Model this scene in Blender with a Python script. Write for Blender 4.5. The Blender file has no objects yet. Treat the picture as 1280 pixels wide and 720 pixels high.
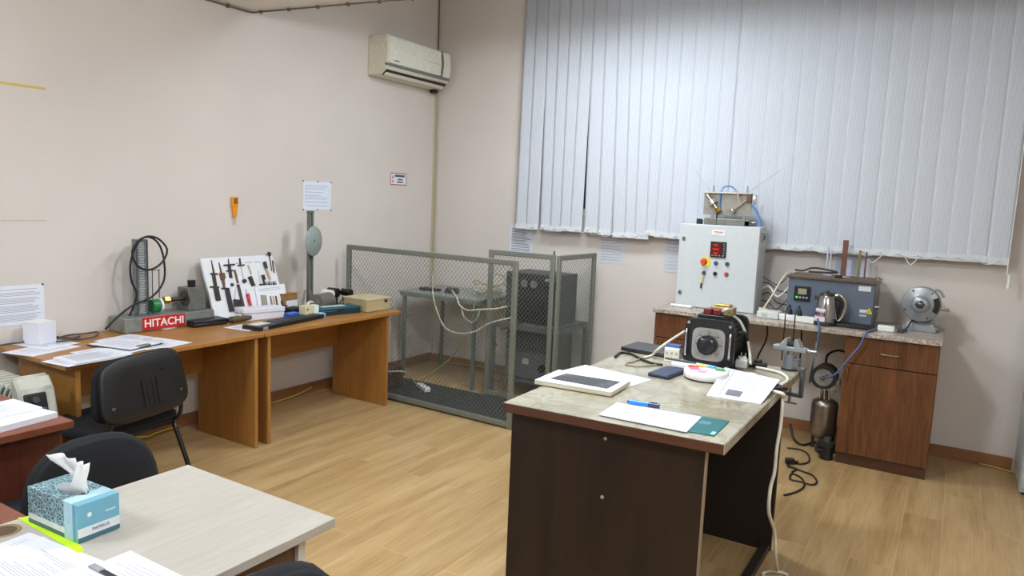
import bpy, bmesh, math, random
from mathutils import Vector, Matrix
rnd = random.Random(7)
sc = bpy.context.scene
col = sc.collection
# ---------------------------------------------------------------- camera
FPX = 905.067
CAM = Vector((4.47926, -5.78073, 1.65991))
YAW, PITCH, ROLL = 0.547958, 0.120558, 0.0414292
_f = Vector((-math.sin(YAW)*math.cos(PITCH), math.cos(YAW)*math.cos(PITCH), -math.sin(PITCH)))
_r0 = Vector((math.cos(YAW), math.sin(YAW), 0)); _u0 = _r0.cross(_f)
_r = math.cos(ROLL)*_r0 + math.sin(ROLL)*_u0
_u = -math.sin(ROLL)*_r0 + math.cos(ROLL)*_u0
cd = bpy.data.cameras.new('camera'); cam = bpy.data.objects.new('camera', cd); col.objects.link(cam)
cd.sensor_width = 36; cd.lens = 36*FPX/1280; cd.clip_start = .05; cd.clip_end = 60
R3 = Matrix((_r, _u, -_f)).transposed()
cam.matrix_world = Matrix.Translation(CAM) @ R3.to_4x4()
sc.camera = cam
def at(px, axis, val):
    """point of the plane axis=val seen at photograph pixel px"""
    d = _f + _r*(px[0]-640)/FPX - _u*(px[1]-360)/FPX
    i = 'xyz'.index(axis)
    return CAM + d*((val-CAM[i])/d[i])
# ---------------------------------------------------------------- light
w = bpy.data.worlds.new('world'); sc.world = w; w.use_nodes = True
w.node_tree.nodes['Background'].inputs[0].default_value = (.02, .03, .06, 1)
w.node_tree.nodes['Background'].inputs[1].default_value = .3
def lamp(name, loc, sx, sy, power, color=(1, .97, .93), rot=(0, 0, 0)):
    l = bpy.data.lights.new(name, 'AREA'); l.shape = 'RECTANGLE'; l.size = sx; l.size_y = sy
    l.energy = power; l.color = color
    o = bpy.data.objects.new(name, l); col.objects.link(o); o.location = loc; o.rotation_euler = rot
CW = (.85, .94, 1)
def globe(name, loc, power, r=.13):
    l = bpy.data.lights.new(name, 'POINT'); l.energy = power; l.color = CW; l.shadow_soft_size = r
    o = bpy.data.objects.new(name, l); col.objects.link(o); o.location = loc
globe('ceiling_light_middle', (3.05, -3.1, 2.82), 48, .1)
lamp('ceiling_panel_middle', (3.05, -3.1, 2.91), .4, .4, 16, CW)
globe('ceiling_light_back_left', (1.3, -6.2, 2.78), 34, .16)
globe('ceiling_light_back_right', (5.6, -5.6, 2.78), 54, .16)
globe('ceiling_light_by_blinds', (2.4, -1.6, 3.12), 5, .2)
lamp('fill_light_left', (1.3, -4.9, 2.9), .6, .6, 10, CW)  # added fill light, evens the brightness of the left side; no real fixture
lamp('ceiling_panel_back_left', (1.3, -6.4, 2.9), .6, .6, 26, CW)
lamp('ceiling_panel_back_right', (5.0, -5.6, 2.9), .6, .6, 34, CW)
lamp('ceiling_panel_by_blinds', (2.3, -1.5, 3.2), .9, .35, 36, CW)
sc.view_settings.view_transform = 'Standard'; sc.view_settings.look = 'None'
sc.view_settings.gamma = 1; sc.view_settings.use_curve_mapping = False
sc.view_settings.exposure = .4
sc.cycles.max_bounces = 8; sc.cycles.diffuse_bounces = 5
# ---------------------------------------------------------------- materials
def S(r, g, b):
    f = lambda c: ((c/255+.055)/1.055)**2.4 if c > 10 else c/255/12.92
    return (f(r), f(g), f(b), 1)
class N:
    def __init__(s, name):
        s.m = bpy.data.materials.new(name); s.m.use_nodes = True
        s.t = s.m.node_tree; s.b = s.t.nodes['Principled BSDF']
    def n(s, typ, **kw):
        x = s.t.nodes.new(typ)
        for k, v in kw.items(): setattr(x, k, v)
        return x
    def l(s, a, b): s.t.links.new(a, b)
    def coord(s, scale=(1, 1, 1), rot=(0, 0, 0), kind='Object'):
        c = s.n('ShaderNodeTexCoord'); mp = s.n('ShaderNodeMapping')
        mp.inputs['Scale'].default_value = scale; mp.inputs['Rotation'].default_value = rot
        s.l(c.outputs[kind], mp.inputs[0]); return mp.outputs[0]
    def noise(s, vec, scale, detail=4, rough=.55):
        x = s.n('ShaderNodeTexNoise'); x.inputs['Scale'].default_value = scale
        x.inputs['Detail'].default_value = detail; x.inputs['Roughness'].default_value = rough
        s.l(vec, x.inputs['Vector']); return x.outputs['Fac']
    def ramp(s, fac, stops):
        x = s.n('ShaderNodeValToRGB'); e = x.color_ramp.elements
        while len(e) < len(stops): e.new(.5)
        for q, (p, c) in zip(e, stops): q.position = p; q.color = c
        s.l(fac, x.inputs[0]); return x.outputs[0]
    def mix(s, fac, a, b, mode='MIX'):
        x = s.n('ShaderNodeMix', data_type='RGBA', blend_type=mode)
        for sock, v in ((x.inputs[0], fac), (x.inputs[6], a), (x.inputs[7], b)):
            if hasattr(v, 'is_output'): s.l(v, sock)
            else: sock.default_value = v
        return x.outputs[2]
    def bump(s, h, strength=.2, dist=.002):
        x = s.n('ShaderNodeBump'); x.inputs['Strength'].default_value = strength
        x.inputs['Distance'].default_value = dist
        s.l(h, x.inputs['Height']); s.l(x.outputs[0], s.b.inputs['Normal'])
    def base(s, c):
        if hasattr(c, 'is_output'): s.l(c, s.b.inputs['Base Color'])
        else: s.b.inputs['Base Color'].default_value = c
    def rm(s, rough, metal=0):
        s.b.inputs['Roughness'].default_value = rough; s.b.inputs['Metallic'].default_value = metal
def dk(c, k): return (min(1, c[0]*k), min(1, c[1]*k), min(1, c[2]*k), 1)
_cache = {}
def mat(c, rough=.5, metal=0, var=.06, scale=25, emit=0):
    """plain surface with a slight procedural mottling"""
    key = (c, rough, metal, var, scale, emit)
    if key in _cache: return _cache[key]
    a = N('surface'); cc = S(*c)
    f = a.noise(a.coord(), scale, 3)
    a.base(a.ramp(f, [(.3, dk(cc, 1-var)), (.7, dk(cc, 1+var))])); a.rm(rough, metal)
    if emit:
        a.b.inputs['Emission Color'].default_value = cc; a.b.inputs['Emission Strength'].default_value = emit
    _cache[key] = a.m; return a.m
def wood(name, c1, c2, axis='z', rough=.4, scale=3.0, knots=0):
    a = N(name); k = {'x': (.09, 1, 1), 'y': (1, .09, 1), 'z': (1, 1, .09)}[axis]
    v = a.coord(tuple(q*scale for q in k))
    f = a.noise(v, 7, 8, .65); g = a.noise(v, 38, 3, .5)
    c = a.ramp(f, [(.3, S(*c1)), (.7, S(*c2))])
    c = a.mix(.35, c, a.ramp(g, [(.35, S(*c1)), (.65, S(*c2))]))
    if knots:
        wv = a.n('ShaderNodeTexWave', wave_type='RINGS'); wv.inputs['Scale'].default_value = 1.6
        wv.inputs['Distortion'].default_value = 5; wv.inputs['Detail'].default_value = 3; wv.inputs['Detail Scale'].default_value = 1.2
        a.l(v, wv.inputs['Vector'])
        c = a.mix(knots, c, a.ramp(wv.outputs['Fac'], [(.3, S(*c1)), (.8, S(*c2))]))
    a.base(c); a.rm(rough); return a.m
def floor_mat():
    a = N('oak_laminate'); v = a.coord(rot=(0, 0, math.pi/2))
    b = a.n('ShaderNodeTexBrick'); a.l(v, b.inputs['Vector'])
    b.inputs['Scale'].default_value = 1; b.inputs['Brick Width'].default_value = 1.25; b.inputs['Row Height'].default_value = .19
    b.inputs['Mortar Size'].default_value = .0014; b.inputs['Mortar Smooth'].default_value = .2; b.offset = .37
    b.inputs['Color1'].default_value = (0, 0, 0, 1); b.inputs['Color2'].default_value = (1, 1, 1, 1)
    b.inputs['Mortar'].default_value = (.5, .5, .5, 1); b.inputs['Bias'].default_value = 0
    vo = a.n('ShaderNodeVectorMath', operation='MULTIPLY_ADD')          # each plank its own piece of grain
    a.l(b.outputs['Color'], vo.inputs[0]); vo.inputs[1].default_value = (7.3, 3.1, 0); a.l(a.coord(), vo.inputs[2])
    m2 = a.n('ShaderNodeMapping'); m2.inputs['Scale'].default_value = (4.2, .42, 1); a.l(vo.outputs[0], m2.inputs[0])
    f = a.noise(m2.outputs[0], 2.2, 7, .62)
    m3 = a.n('ShaderNodeMapping'); m3.inputs['Scale'].default_value = (40, 1.4, 1); a.l(vo.outputs[0], m3.inputs[0])
    g = a.noise(m3.outputs[0], 3, 3, .5)
    c = a.ramp(f, [(.3, S(146, 116, 72)), (.5, S(178, 151, 105)), (.7, S(198, 174, 130))])
    c = a.mix(.3, c, a.ramp(g, [(.3, S(168, 122, 72)), (.7, S(214, 178, 126))]))
    pl = a.ramp(b.outputs['Color'], [(0, (.86, .84, .82, 1)), (1, (1.0, 1.0, 1.0, 1))])
    c = a.mix(1, c, pl, 'MULTIPLY')
    c = a.mix(b.outputs['Fac'], c, S(196, 168, 128))
    a.base(c); a.rm(.34); a.b.inputs['Specular IOR Level'].default_value = .45
    return a.m
def wall_mat(c):
    a = N('painted_plaster'); v = a.coord()
    f = a.noise(v, 1.3, 3); g = a.noise(v, 90, 3)
    a.base(a.ramp(f, [(.3, dk(S(*c), .96)), (.7, dk(S(*c), 1.03))])); a.rm(.7)
    a.b.inputs['Specular IOR Level'].default_value = .25
    a.bump(g, .08, .002); return a.m
def marble_mat():
    a = N('cream_marble_laminate'); v = a.coord()
    f = a.noise(v, 3.2, 8, .65); x = a.n('ShaderNodeTexNoise'); x.inputs['Scale'].default_value = 5; x.inputs['Detail'].default_value = 8
    x.inputs['Distortion'].default_value = 1.6; a.l(v, x.inputs['Vector'])
    c = a.ramp(f, [(.3, S(134, 126, 106)), (.5, S(166, 160, 141)), (.7, S(184, 179, 162))])
    vein = a.ramp(x.outputs['Fac'], [(.44, (0, 0, 0, 1)), (.5, (.5, .5, .5, 1)), (.56, (0, 0, 0, 1))])
    a.base(a.mix(vein, c, S(130, 112, 84))); a.rm(.13); return a.m
def speckle_mat():
    a = N('speckled_stone_laminate'); v = a.coord()
    f = a.noise(v, 120, 3, .7); g = a.noise(v, 40, 4)
    c = a.ramp(f, [(.36, S(88, 72, 62)), (.5, S(168, 154, 140)), (.66, S(214, 206, 196))])
    a.base(a.mix(.35, c, a.ramp(g, [(.35, S(120, 100, 88)), (.65, S(215, 206, 196))]))); a.rm(.25); return a.m
def fabric_mat(c, rough=.9):
    a = N('woven_fabric'); v = a.coord(); f = a.noise(v, 350, 2)
    a.base(a.ramp(f, [(.3, dk(S(*c), .8)), (.7, dk(S(*c), 1.2))])); a.rm(rough); a.bump(f, .3, .001); return a.m
def slat_mat():
    a = N('ribbed_blind_fabric'); v = a.coord((1, 0, 0))
    wv = a.n('ShaderNodeTexWave', wave_type='BANDS', bands_direction='X'); wv.inputs['Scale'].default_value = 26
    a.l(v, wv.inputs['Vector']); g = a.noise(a.coord((1, 1, .05)), 160, 3)
    c = a.ramp(wv.outputs['Fac'], [(.1, S(184, 190, 202)), (.6, S(208, 213, 223))])
    a.base(a.mix(.3, c, a.ramp(g, [(.3, S(190, 194, 204)), (.7, S(216, 220, 226))]))); a.rm(.8); return a.m
def floral_mat():
    a = N('floral_print'); v = a.coord(); f = a.n('ShaderNodeTexVoronoi', feature='DISTANCE_TO_EDGE'); f.inputs['Scale'].default_value = 95
    a.l(v, f.inputs['Vector']); g = a.noise(v, 130, 3)
    c = a.ramp(g, [(.4, S(26, 60, 74)), (.6, S(74, 118, 132))])
    a.base(a.mix(a.ramp(f.outputs[0], [(.03, (1, 1, 1, 1)), (.12, (0, 0, 0, 1))]), c, S(165, 200, 208))); a.rm(.35); return a.m
def glass_mat(c=(1, 1, 1, 1), rough=.02):
    a = N('glass'); a.base(c); a.rm(rough); a.b.inputs['Transmission Weight'].default_value = 1; return a.m
BEECH = lambda ax: wood('beech_veneer_'+ax, (146, 98, 44), (175, 123, 62), ax, .38, 2.2)
M = dict(
 beech=BEECH('z'), beechy=BEECH('y'), walnut=wood('walnut_veneer', (66, 40, 24), (126, 78, 44), 'z', .35, 2.2),
 wenge=wood('dark_wenge_laminate', (15, 9, 7), (44, 27, 19), 'z', .45, 2.6, .45),
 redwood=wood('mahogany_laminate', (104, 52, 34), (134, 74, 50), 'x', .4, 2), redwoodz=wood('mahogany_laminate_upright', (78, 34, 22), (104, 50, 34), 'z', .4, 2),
 maple=wood('pale_maple_laminate', (172, 166, 157), (190, 184, 176), 'y', .4, 2), base=wood('baseboard_wood', (128, 84, 52), (156, 106, 68), 'y', .4, 2),
 basex=wood('baseboard_wood_x', (128, 84, 52), (156, 106, 68), 'x', .4, 2), brownedge=wood('brown_edge_band', (78, 46, 34), (96, 60, 46), 'x', .4, 2),
 marble=marble_mat(), speckle=speckle_mat(), wall=wall_mat((215, 207, 201)), wallfar=wall_mat((200, 192, 184)), ceil=wall_mat((230, 226, 220)), floor=floor_mat(),
 fab=fabric_mat((17, 19, 25)), slat=slat_mat(), floral=floral_mat(), glass=glass_mat(),
 paper=mat((226, 228, 238), .6, 0, .02, 8), ink=mat((160, 162, 174), .7), ink2=mat((84, 86, 92), .7), black=mat((24, 24, 26), .4), blackm=mat((30, 30, 32), .6),
 rubber=mat((22, 22, 24), .55), cagegrey=mat((122, 126, 116), .45, .15), wire=mat((128, 132, 124), .4, .6), steel=mat((170, 170, 168), .3, .9), chrome=mat((215, 215, 215), .15, 1),
 iron=mat((128, 132, 130), .5, .4, .15), darkgrey=mat((62, 64, 66), .5), instr=mat((66, 68, 70), .45), white=mat((232, 232, 228), .4), whitecab=mat((232, 230, 224), .5),
 encl=mat((200, 206, 209), .4, 0, .02), red=mat((196, 34, 36), .4), brass=mat((190, 150, 80), .3, .9), yellowc=mat((188, 168, 70), .5), cream=mat((216, 206, 166), .5),
 card=mat((150, 112, 70), .75), orange=mat((232, 150, 30), .4), blue=mat((36, 92, 190), .4), green=mat((26, 104, 60), .4), tealcase=mat((22, 76, 92), .4),
 bathgrey=mat((96, 106, 122), .4, .1), brown=mat((84, 60, 46), .45, .2, .2), darkbrown=mat((62, 46, 38), .5, .2, .2), grinder=mat((150, 154, 156), .4, .3),
)
# ---------------------------------------------------------------- mesh helpers
def fr(X, Y, Z, O):
    m = Matrix((X, Y, Z)).transposed().to_4x4(); m.translation = O; return m
def axis_frame(p0, p1):
    z = (Vector(p1)-Vector(p0)); L = z.length; z.normalize()
    x = Vector((0, 0, 1)).cross(z)
    if x.length < 1e-4: x = Vector((1, 0, 0))
    x.normalize(); return fr(x, z.cross(x), z, Vector(p0)), L
class MB:
    def __init__(s, T=None): s.bm = bmesh.new(); s.i = 0; s.T = T or Matrix()
    def m(s, i): s.i = i; return s
    def add(s, vs, fs, smooth=False, T=None):
        T = s.T @ T if T else s.T
        bv = [s.bm.verts.new(T @ Vector(v)) for v in vs]; out = []
        for f in fs:
            try: q = s.bm.faces.new([bv[k] for k in f])
            except ValueError: continue
            q.material_index = s.i; q.smooth = smooth; out.append(q)
        return out
    def box(s, c, d, rot=None, bev=0, T=None, seg=2):
        t = Matrix.Translation(c)
        if rot: t = t @ (Matrix.Rotation(rot[2], 4, 'Z') @ Matrix.Rotation(rot[1], 4, 'Y') @ Matrix.Rotation(rot[0], 4, 'X'))
        if T: t = T @ t
        x, y, z = d[0]/2, d[1]/2, d[2]/2
        vs = [(-x,-y,-z),(x,-y,-z),(x,y,-z),(-x,y,-z),(-x,-y,z),(x,-y,z),(x,y,z),(-x,y,z)]
        fs = [(3,2,1,0),(4,5,6,7),(0,1,5,4),(1,2,6,5),(2,3,7,6),(3,0,4,7)]
        out = s.add(vs, fs, False, t)
        if bev:
            es = list({e for f in out for e in f.edges})
            r = bmesh.ops.bevel(s.bm, geom=es, offset=min(bev, min(d)*.49), segments=seg, affect='EDGES', profile=.5)
            for f in r['faces']: f.material_index = s.i; f.smooth = True
        return s
    def b2(s, lo, hi, bev=0):
        return s.box([(a+b)/2 for a, b in zip(lo, hi)], [abs(b-a) for a, b in zip(lo, hi)], None, bev)
    def cyl(s, p0, p1, r0, r1=None, n=20, cap=True, smooth=True):
        r1 = r0 if r1 is None else r1; t, L = axis_frame(p0, p1)
        vs = []; fs = []
        for z, r in ((0, r0), (L, r1)):
            for k in range(n): a = 2*math.pi*k/n; vs.append((r*math.cos(a), r*math.sin(a), z))
        s.add(vs, [(k, (k+1) % n, n+(k+1) % n, n+k) for k in range(n)], smooth, t)
        if cap:
            s.add(vs[:n], [tuple(range(n))[::-1]], False, t); s.add(vs[n:], [tuple(range(n))], False, t)
        return s
    def lathe(s, prof, n=28, T=None, smooth=True):
        vs = []; fs = []
        for r, z in prof:
            for k in range(n): a = 2*math.pi*k/n; vs.append((r*math.cos(a), r*math.sin(a), z))
        for j in range(len(prof)-1):
            for k in range(n): fs.append((j*n+k, j*n+(k+1) % n, (j+1)*n+(k+1) % n, (j+1)*n+k))
        s.add(vs, fs, smooth, T); return s
    def tube(s, pts, r, n=8, sub=6, closed=False):
        P = [Vector(p) for p in pts]; Q = []
        if sub > 1 and len(P) > 2:
            for i in range(len(P)-1):
                a, b, c, d = P[max(0, i-1)], P[i], P[i+1], P[min(len(P)-1, i+2)]
                for k in range(sub):
                    t = k/sub; Q.append(.5*((2*b)+(c-a)*t+(2*a-5*b+4*c-d)*t*t+(3*b-a-3*c+d)*t**3))
            Q.append(P[-1])
        else: Q = P
        ring = []; up = Vector((.13, .21, .97)).normalized()
        for i, q in enumerate(Q):
            d = (Q[min(i+1, len(Q)-1)]-Q[max(0, i-1)])
            if d.length < 1e-9: d = Vector((0, 0, 1))
            d.normalize(); x = up - d*up.dot(d)
            if x.length < 1e-3: x = Vector((1, 0, 0)) - d*d.x
            x.normalize(); y = d.cross(x); up = x
            ring.append([q + x*r*math.cos(2*math.pi*k/n) + y*r*math.sin(2*math.pi*k/n) for k in range(n)])
        vs = [v for g in ring for v in g]; fs = []
        for j in range(len(ring)-1):
            for k in range(n): fs.append((j*n+k, j*n+(k+1) % n, (j+1)*n+(k+1) % n, (j+1)*n+k))
        fs.append(tuple(range(n))[::-1]); fs.append(tuple(range((len(ring)-1)*n, len(ring)*n)))
        s.add(vs, fs, True); return s
    def prism(s, poly, h, T=None, bev=0):
        n = len(poly); vs = [(p[0], p[1], 0) for p in poly] + [(p[0], p[1], h) for p in poly]
        out = s.add(vs, [tuple(range(n))[::-1], tuple(range(n, 2*n))] + [(k, (k+1) % n, n+(k+1) % n, n+k) for k in range(n)], False, T)
        if bev:
            es = list({e for f in out for e in f.edges})
            r = bmesh.ops.bevel(s.bm, geom=es, offset=bev, segments=2, affect='EDGES')
            for f in r['faces']: f.material_index = s.i; f.smooth = True
        return s
    def quad(s, a, b, c, d): s.add([a, b, c, d], [(0, 1, 2, 3)]); return s
    def sphere(s, c, r, n=16, sc_=(1, 1, 1)):
        pr = [(r*math.sin(math.pi*k/n)+1e-5, -r*math.cos(math.pi*k/n)) for k in range(n+1)]
        return s.lathe(pr, n+4, Matrix.Translation(c) @ Matrix.Diagonal((*sc_, 1)))
    def torus(s, c, R, r, T=None, n=28, k=8):
        T = T or Matrix(); vs = []; fs = []
        for i in range(n):
            a = 2*math.pi*i/n
            for j in range(k):
                b = 2*math.pi*j/k; q = R+r*math.cos(b)
                vs.append(Vector(c)+ (T @ Vector((q*math.cos(a), q*math.sin(a), r*math.sin(b)))))
        for i in range(n):
            for j in range(k): fs.append((i*k+j, ((i+1) % n)*k+j, ((i+1) % n)*k+(j+1) % k, i*k+(j+1) % k))
        s.add(vs, fs, True); return s
    def build(s, name, mats, parent=None, label=None, cat=None, group=None, kind=None, sub=0):
        bmesh.ops.recalc_face_normals(s.bm, faces=s.bm.faces[:])
        me = bpy.data.meshes.new(name); org = Vector((0, 0, 0))
        if parent is None and kind != 'structure':
            co = [v.co for v in s.bm.verts]
            lo = [min(c[i] for c in co) for i in range(3)]; hi = [max(c[i] for c in co) for i in range(3)]
            org = Vector(((lo[0]+hi[0])/2, (lo[1]+hi[1])/2, lo[2]))
            bmesh.ops.translate(s.bm, verts=s.bm.verts[:], vec=-org)
        s.bm.to_mesh(me); s.bm.free()
        for q in (mats if isinstance(mats, (list, tuple)) else [mats]): me.materials.append(M[q] if isinstance(q, str) else q)
        o = bpy.data.objects.new(name, me); col.objects.link(o); o.location = org
        if parent: o.parent = parent
        if sub:
            md = o.modifiers.new('smooth', 'SUBSURF'); md.levels = sub; md.render_levels = sub
        return tag(o, label, cat, group, kind)
def tag(o, label=None, cat=None, group=None, kind=None):
    for k, v in (('label', label), ('category', cat), ('group', group), ('kind', kind)):
        if v: o[k] = v
    return o
def thing(name, label, cat, loc, rz=0, group=None):
    o = bpy.data.objects.new(name, None); col.objects.link(o); o.empty_display_size = .1
    o.location = loc; o.rotation_euler = (0, 0, rz); return tag(o, label, cat, group)
def copy_tree(o, parent=None):
    kids = [c for c in bpy.data.objects if c.parent == o]
    c = o.copy(); col.objects.link(c)
    if parent: c.parent = parent
    for k in kids: copy_tree(k, c)
    return c
def text(name, s, size, m, T, parent, label=None, ext=.0004, bold=0):
    cu = bpy.data.curves.new(name, 'FONT'); cu.body = s; cu.size = size; cu.extrude = ext; cu.align_x = 'CENTER'; cu.align_y = 'CENTER'; cu.offset = bold
    t = bpy.data.objects.new(name, cu); col.objects.link(t)
    bpy.context.view_layer.update()
    me = bpy.data.meshes.new_from_object(t.evaluated_get(bpy.context.evaluated_depsgraph_get()))
    bpy.data.objects.remove(t); bpy.data.curves.remove(cu)
    me.transform(T); me.materials.clear(); me.materials.append(M[m] if isinstance(m, str) else m)
    o = bpy.data.objects.new(name, me); col.objects.link(o); o.parent = parent
    return tag(o, label)
def hdir(v): v = Vector((v[0], v[1], 0)); return v.normalized()
def sheet_frame(pc, pa, pb, z):
    """frame at corner pc, x towards pa, y at right angles on the side of pb (pixels on plane z)"""
    c, a, b = at(pc, 'z', z), at(pa, 'z', z), at(pb, 'z', z)
    x = hdir(a-c); y = Vector((-x.y, x.x, 0))
    if y.dot(b-c) < 0: y = -y
    return c, x, y
def print_bars(mb, T, w, h, n, mg=.02, z=0, rng=None, ragged=.35, t=.0035):
    rg = rng or rnd; st = (h-2*mg)/n
    for k in range(n):
        y = h-mg-st*(k+.5); L = (w-2*mg)*(1-ragged*rg.random())
        if rg.random() < .1: continue
        x0 = mg; mb.add([(x0, y-t/2, z), (x0+L, y-t/2, z), (x0+L, y+t/2, z), (x0, y+t/2, z)], [(0, 1, 2, 3)], False, T)
def paper(name, T, w, h, label, cat='paper', thick=.0015, lines=16, mats=('paper', 'ink'), group=None, parent=None, mg=.025, curl=0, extra=None, ragged=.35, t=.0035):
    """a sheet lying in the xy plane of T, its corner at the origin"""
    mb = MB(T); nx = 8; vs = []; fs = []
    for lay in (0, 1):
        for j in (0, 1):
            for i in range(nx+1):
                u = i/nx; vs.append((u*w, j*h, lay*thick + curl*max(0, u-.5)**2*4*(.5 if j else 1)))
    q = nx+1; 
    for i in range(nx):
        fs += [(i+1, i, q+i, q+i+1), (2*q+i, 2*q+i+1, 3*q+i+1, 3*q+i), (i, i+1, 2*q+i+1, 2*q+i), (q+i+1, q+i, 3*q+i, 3*q+i+1)]
    fs += [(0, 2*q, 3*q, q), (nx, q+nx, 3*q+nx, 2*q+nx)]
    mb.add(vs, fs)
    if lines and not curl: mb.m(1); print_bars(mb, None, w, h, lines, mg, thick+.0004, ragged=ragged, t=t)
    if extra: extra(mb, thick+.0005)
    return mb.build(name, list(mats), parent, label, cat if parent is None else None, group)
def wallT(axis, pc):
    """xy frame on the left wall (axis x) or on the window wall (axis y); x to the right, y up"""
    if axis == 'x': return fr(Vector((0, 1, 0)), Vector((0, 0, 1)), Vector((1, 0, 0)), Vector(pc))
    return fr(Vector((1, 0, 0)), Vector((0, 0, 1)), Vector((0, -1, 0)), Vector(pc))
# ================================================================ the room
XR, YB, ZC, ZT = 6.4, -9.2, 2.93, 3.7
MB().b2((-.1, YB-.1, -.1), (XR+.1, .1, 0)).build('floor', 'floor', kind='structure')
MB().b2((-.1, YB-.1, 0), (0, .1, ZT)).build('wall_left', 'wall', kind='structure')
MB().b2((XR, YB-.1, 0), (XR+.1, .1, ZT)).build('wall_right', 'wallfar', kind='structure')
MB().b2((0, YB-.1, 0), (XR, YB, ZT)).build('wall_back', 'wallfar', kind='structure')
WX0, WX1, WZ0, WZ1 = 1.25, 4.6, 1.55, 3.45
mb = MB()
mb.b2((0, 0, 0), (XR, .1, WZ0)).b2((0, 0, WZ1), (XR, .1, ZT)).b2((0, 0, WZ0), (WX0, .1, WZ1)).b2((WX1, 0, WZ0), (XR, .1, WZ1))
mb.build('wall_window', 'wall', kind='structure')
wf = MB()
wf.b2((WX0, .02, WZ0), (WX0+.06, .08, WZ1)).b2((WX1-.06, .02, WZ0), (WX1, .08, WZ1)).b2((WX0, .02, WZ0), (WX1, .08, WZ0+.06)).b2((WX0, .02, WZ1-.06), (WX1, .08, WZ1))
for x in (2.35, 3.5): wf.b2((x-.03, .02, WZ0), (x+.03, .08, WZ1))
win = wf.build('window_1', 'white', kind='structure')
MB().b2((WX0+.06, .045, WZ0+.06), (WX1-.06, .055, WZ1-.06)).build('pane', 'glass', win)
# lower ceiling over the near part of the room, higher ceiling by the window
mb = MB(); mb.prism([(-.1, YB-.1), (XR+.1, YB-.1), (XR+.1, -1.25), (0, -2.2), (-.1, -2.2)], ZT-ZC+.1, Matrix.Translation((0, 0, ZC)))
mb.build('ceiling', 'ceil', kind='structure')
MB().b2((-.1, -2.3, ZT), (XR+.1, .1, ZT+.1)).build('ceiling', 'ceil', kind='structure')
mb = MB(); mb.tube([(.012, -3.4, ZC-.012), (.012, -2.25, ZC-.012), (.02, -2.2, ZC-.012)], .006, 8, 1)
mb.tube([(.02, -2.2, ZC-.012), (1.6, -1.99, ZC-.012)], .006, 8, 1)
mb.m(1)
for k in range(6): p = (.1+.25*k, -2.19+.033*k*1, ZC-.014); mb.box(p, (.014, .02, .022))
for k in range(4): mb.box((.012, -2.4-.28*k, ZC-.014), (.022, .014, .022))
mb.build('trim_1', [mat((112, 94, 74), .5), mat((104, 86, 68), .5)], kind='structure')
MB().b2((0, YB, 0), (.016, 0, .085)).build('baseboard_left', 'base', kind='structure')
MB().b2((.016, -.016, 0), (4.93, 0, .085)).build('baseboard_window', 'basex', kind='structure')
MB().b2((5.5, -.016, 0), (XR, 0, .085)).build('baseboard_right', 'basex', kind='structure')
# ================================================================ vertical blinds
BY = -.10
def blind(label, x0, x1, zb, n, seed, low=None, leans=None):
    rg = random.Random(seed)
    b = thing('vertical_blind', label, 'blinds', ((x0+x1)/2, BY, zb), 0, 'vertical blinds over the window')
    ox = -(x0+x1)/2
    MB().b2((x0+ox, -.02, 3.42-zb), (x1+ox, .03, 3.47-zb)).build('head_rail', 'white', b)
    pit = (x1-x0)/n; W = .127
    chain = MB()
    for k in range(n):
        cx = x0+pit*(k+.5)+ox; ang = rg.uniform(.022, .045)
        if seed == 3 and k in (2, 5, 6, 7): ang = rg.uniform(.04, .07)
        dz = rg.uniform(-.006, .004) + (low or {}).get(k, 0); wd = W*(1 if k not in (2, 5) or seed != 3 else .9)
        sl = MB(); vs = []; fs = []; m_ = 6
        lean = rg.uniform(-.003, .003) + (leans or {}).get(k, 0)
        for j, zz in enumerate((dz, .05+dz, 1.0, 3.42-zb)):
            for i in range(m_+1):
                u = i/m_-.5; cyv = .0025*(1-4*u*u); a = ang + (rg.uniform(-.004, .004) if i == 0 else 0)
                le = lean*(1-zz/2)
                vs.append((cx+le+u*wd*math.cos(a)+cyv*math.sin(a), u*wd*math.sin(a)-cyv*math.cos(a), zz))
        q = m_+1
        ff = sl.add(vs, [(j*q+i, j*q+i+1, (j+1)*q+i+1, (j+1)*q+i) for j in range(3) for i in range(m_)], True)
        for f in ff[:m_]: f.material_index = 1
        # hem bar in the bottom pocket
        sl.m(1); sl.box((cx+lean, -.006, dz+.024), (wd*.92, .004, .042), (0, 0, ang))
        o = sl.build('slat', ['slat', mat((212, 216, 222), .7)], b)
        md = o.modifiers.new('thick', 'SOLIDIFY'); md.thickness = .0012
        if k:
            px = cx-pit; z0 = .03+dz
            chain.tube([(px+.0, -.02, z0), (px+pit*.5, -.026, z0-.012-rg.random()*.02), (cx, -.02, z0)], .0022, 5, 5)
            chain.sphere((cx, -.02, z0), .006, 8)
    chain.build('bead_chain', 'white', b)
    return b
blind('left vertical fabric blind with ragged gaps, hanging behind the white switch cabinet', 1.045, 2.93, 1.405, 17, 3, {6: .0, 7: -.012, 8: -.018, 9: -.02, 10: -.02, 11: .015}, {0: -.014, 1: -.014, 2: .018, 3: .01, 4: .0, 5: -.016, 6: .016, 7: .038, 8: .058, 9: .062, 10: .04, 11: .02, 12: -.01})
bl = blind('right vertical fabric blind with even slats, above the grey water bath and grinder', 2.94, 4.77, 1.375, 16, 5)
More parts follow.
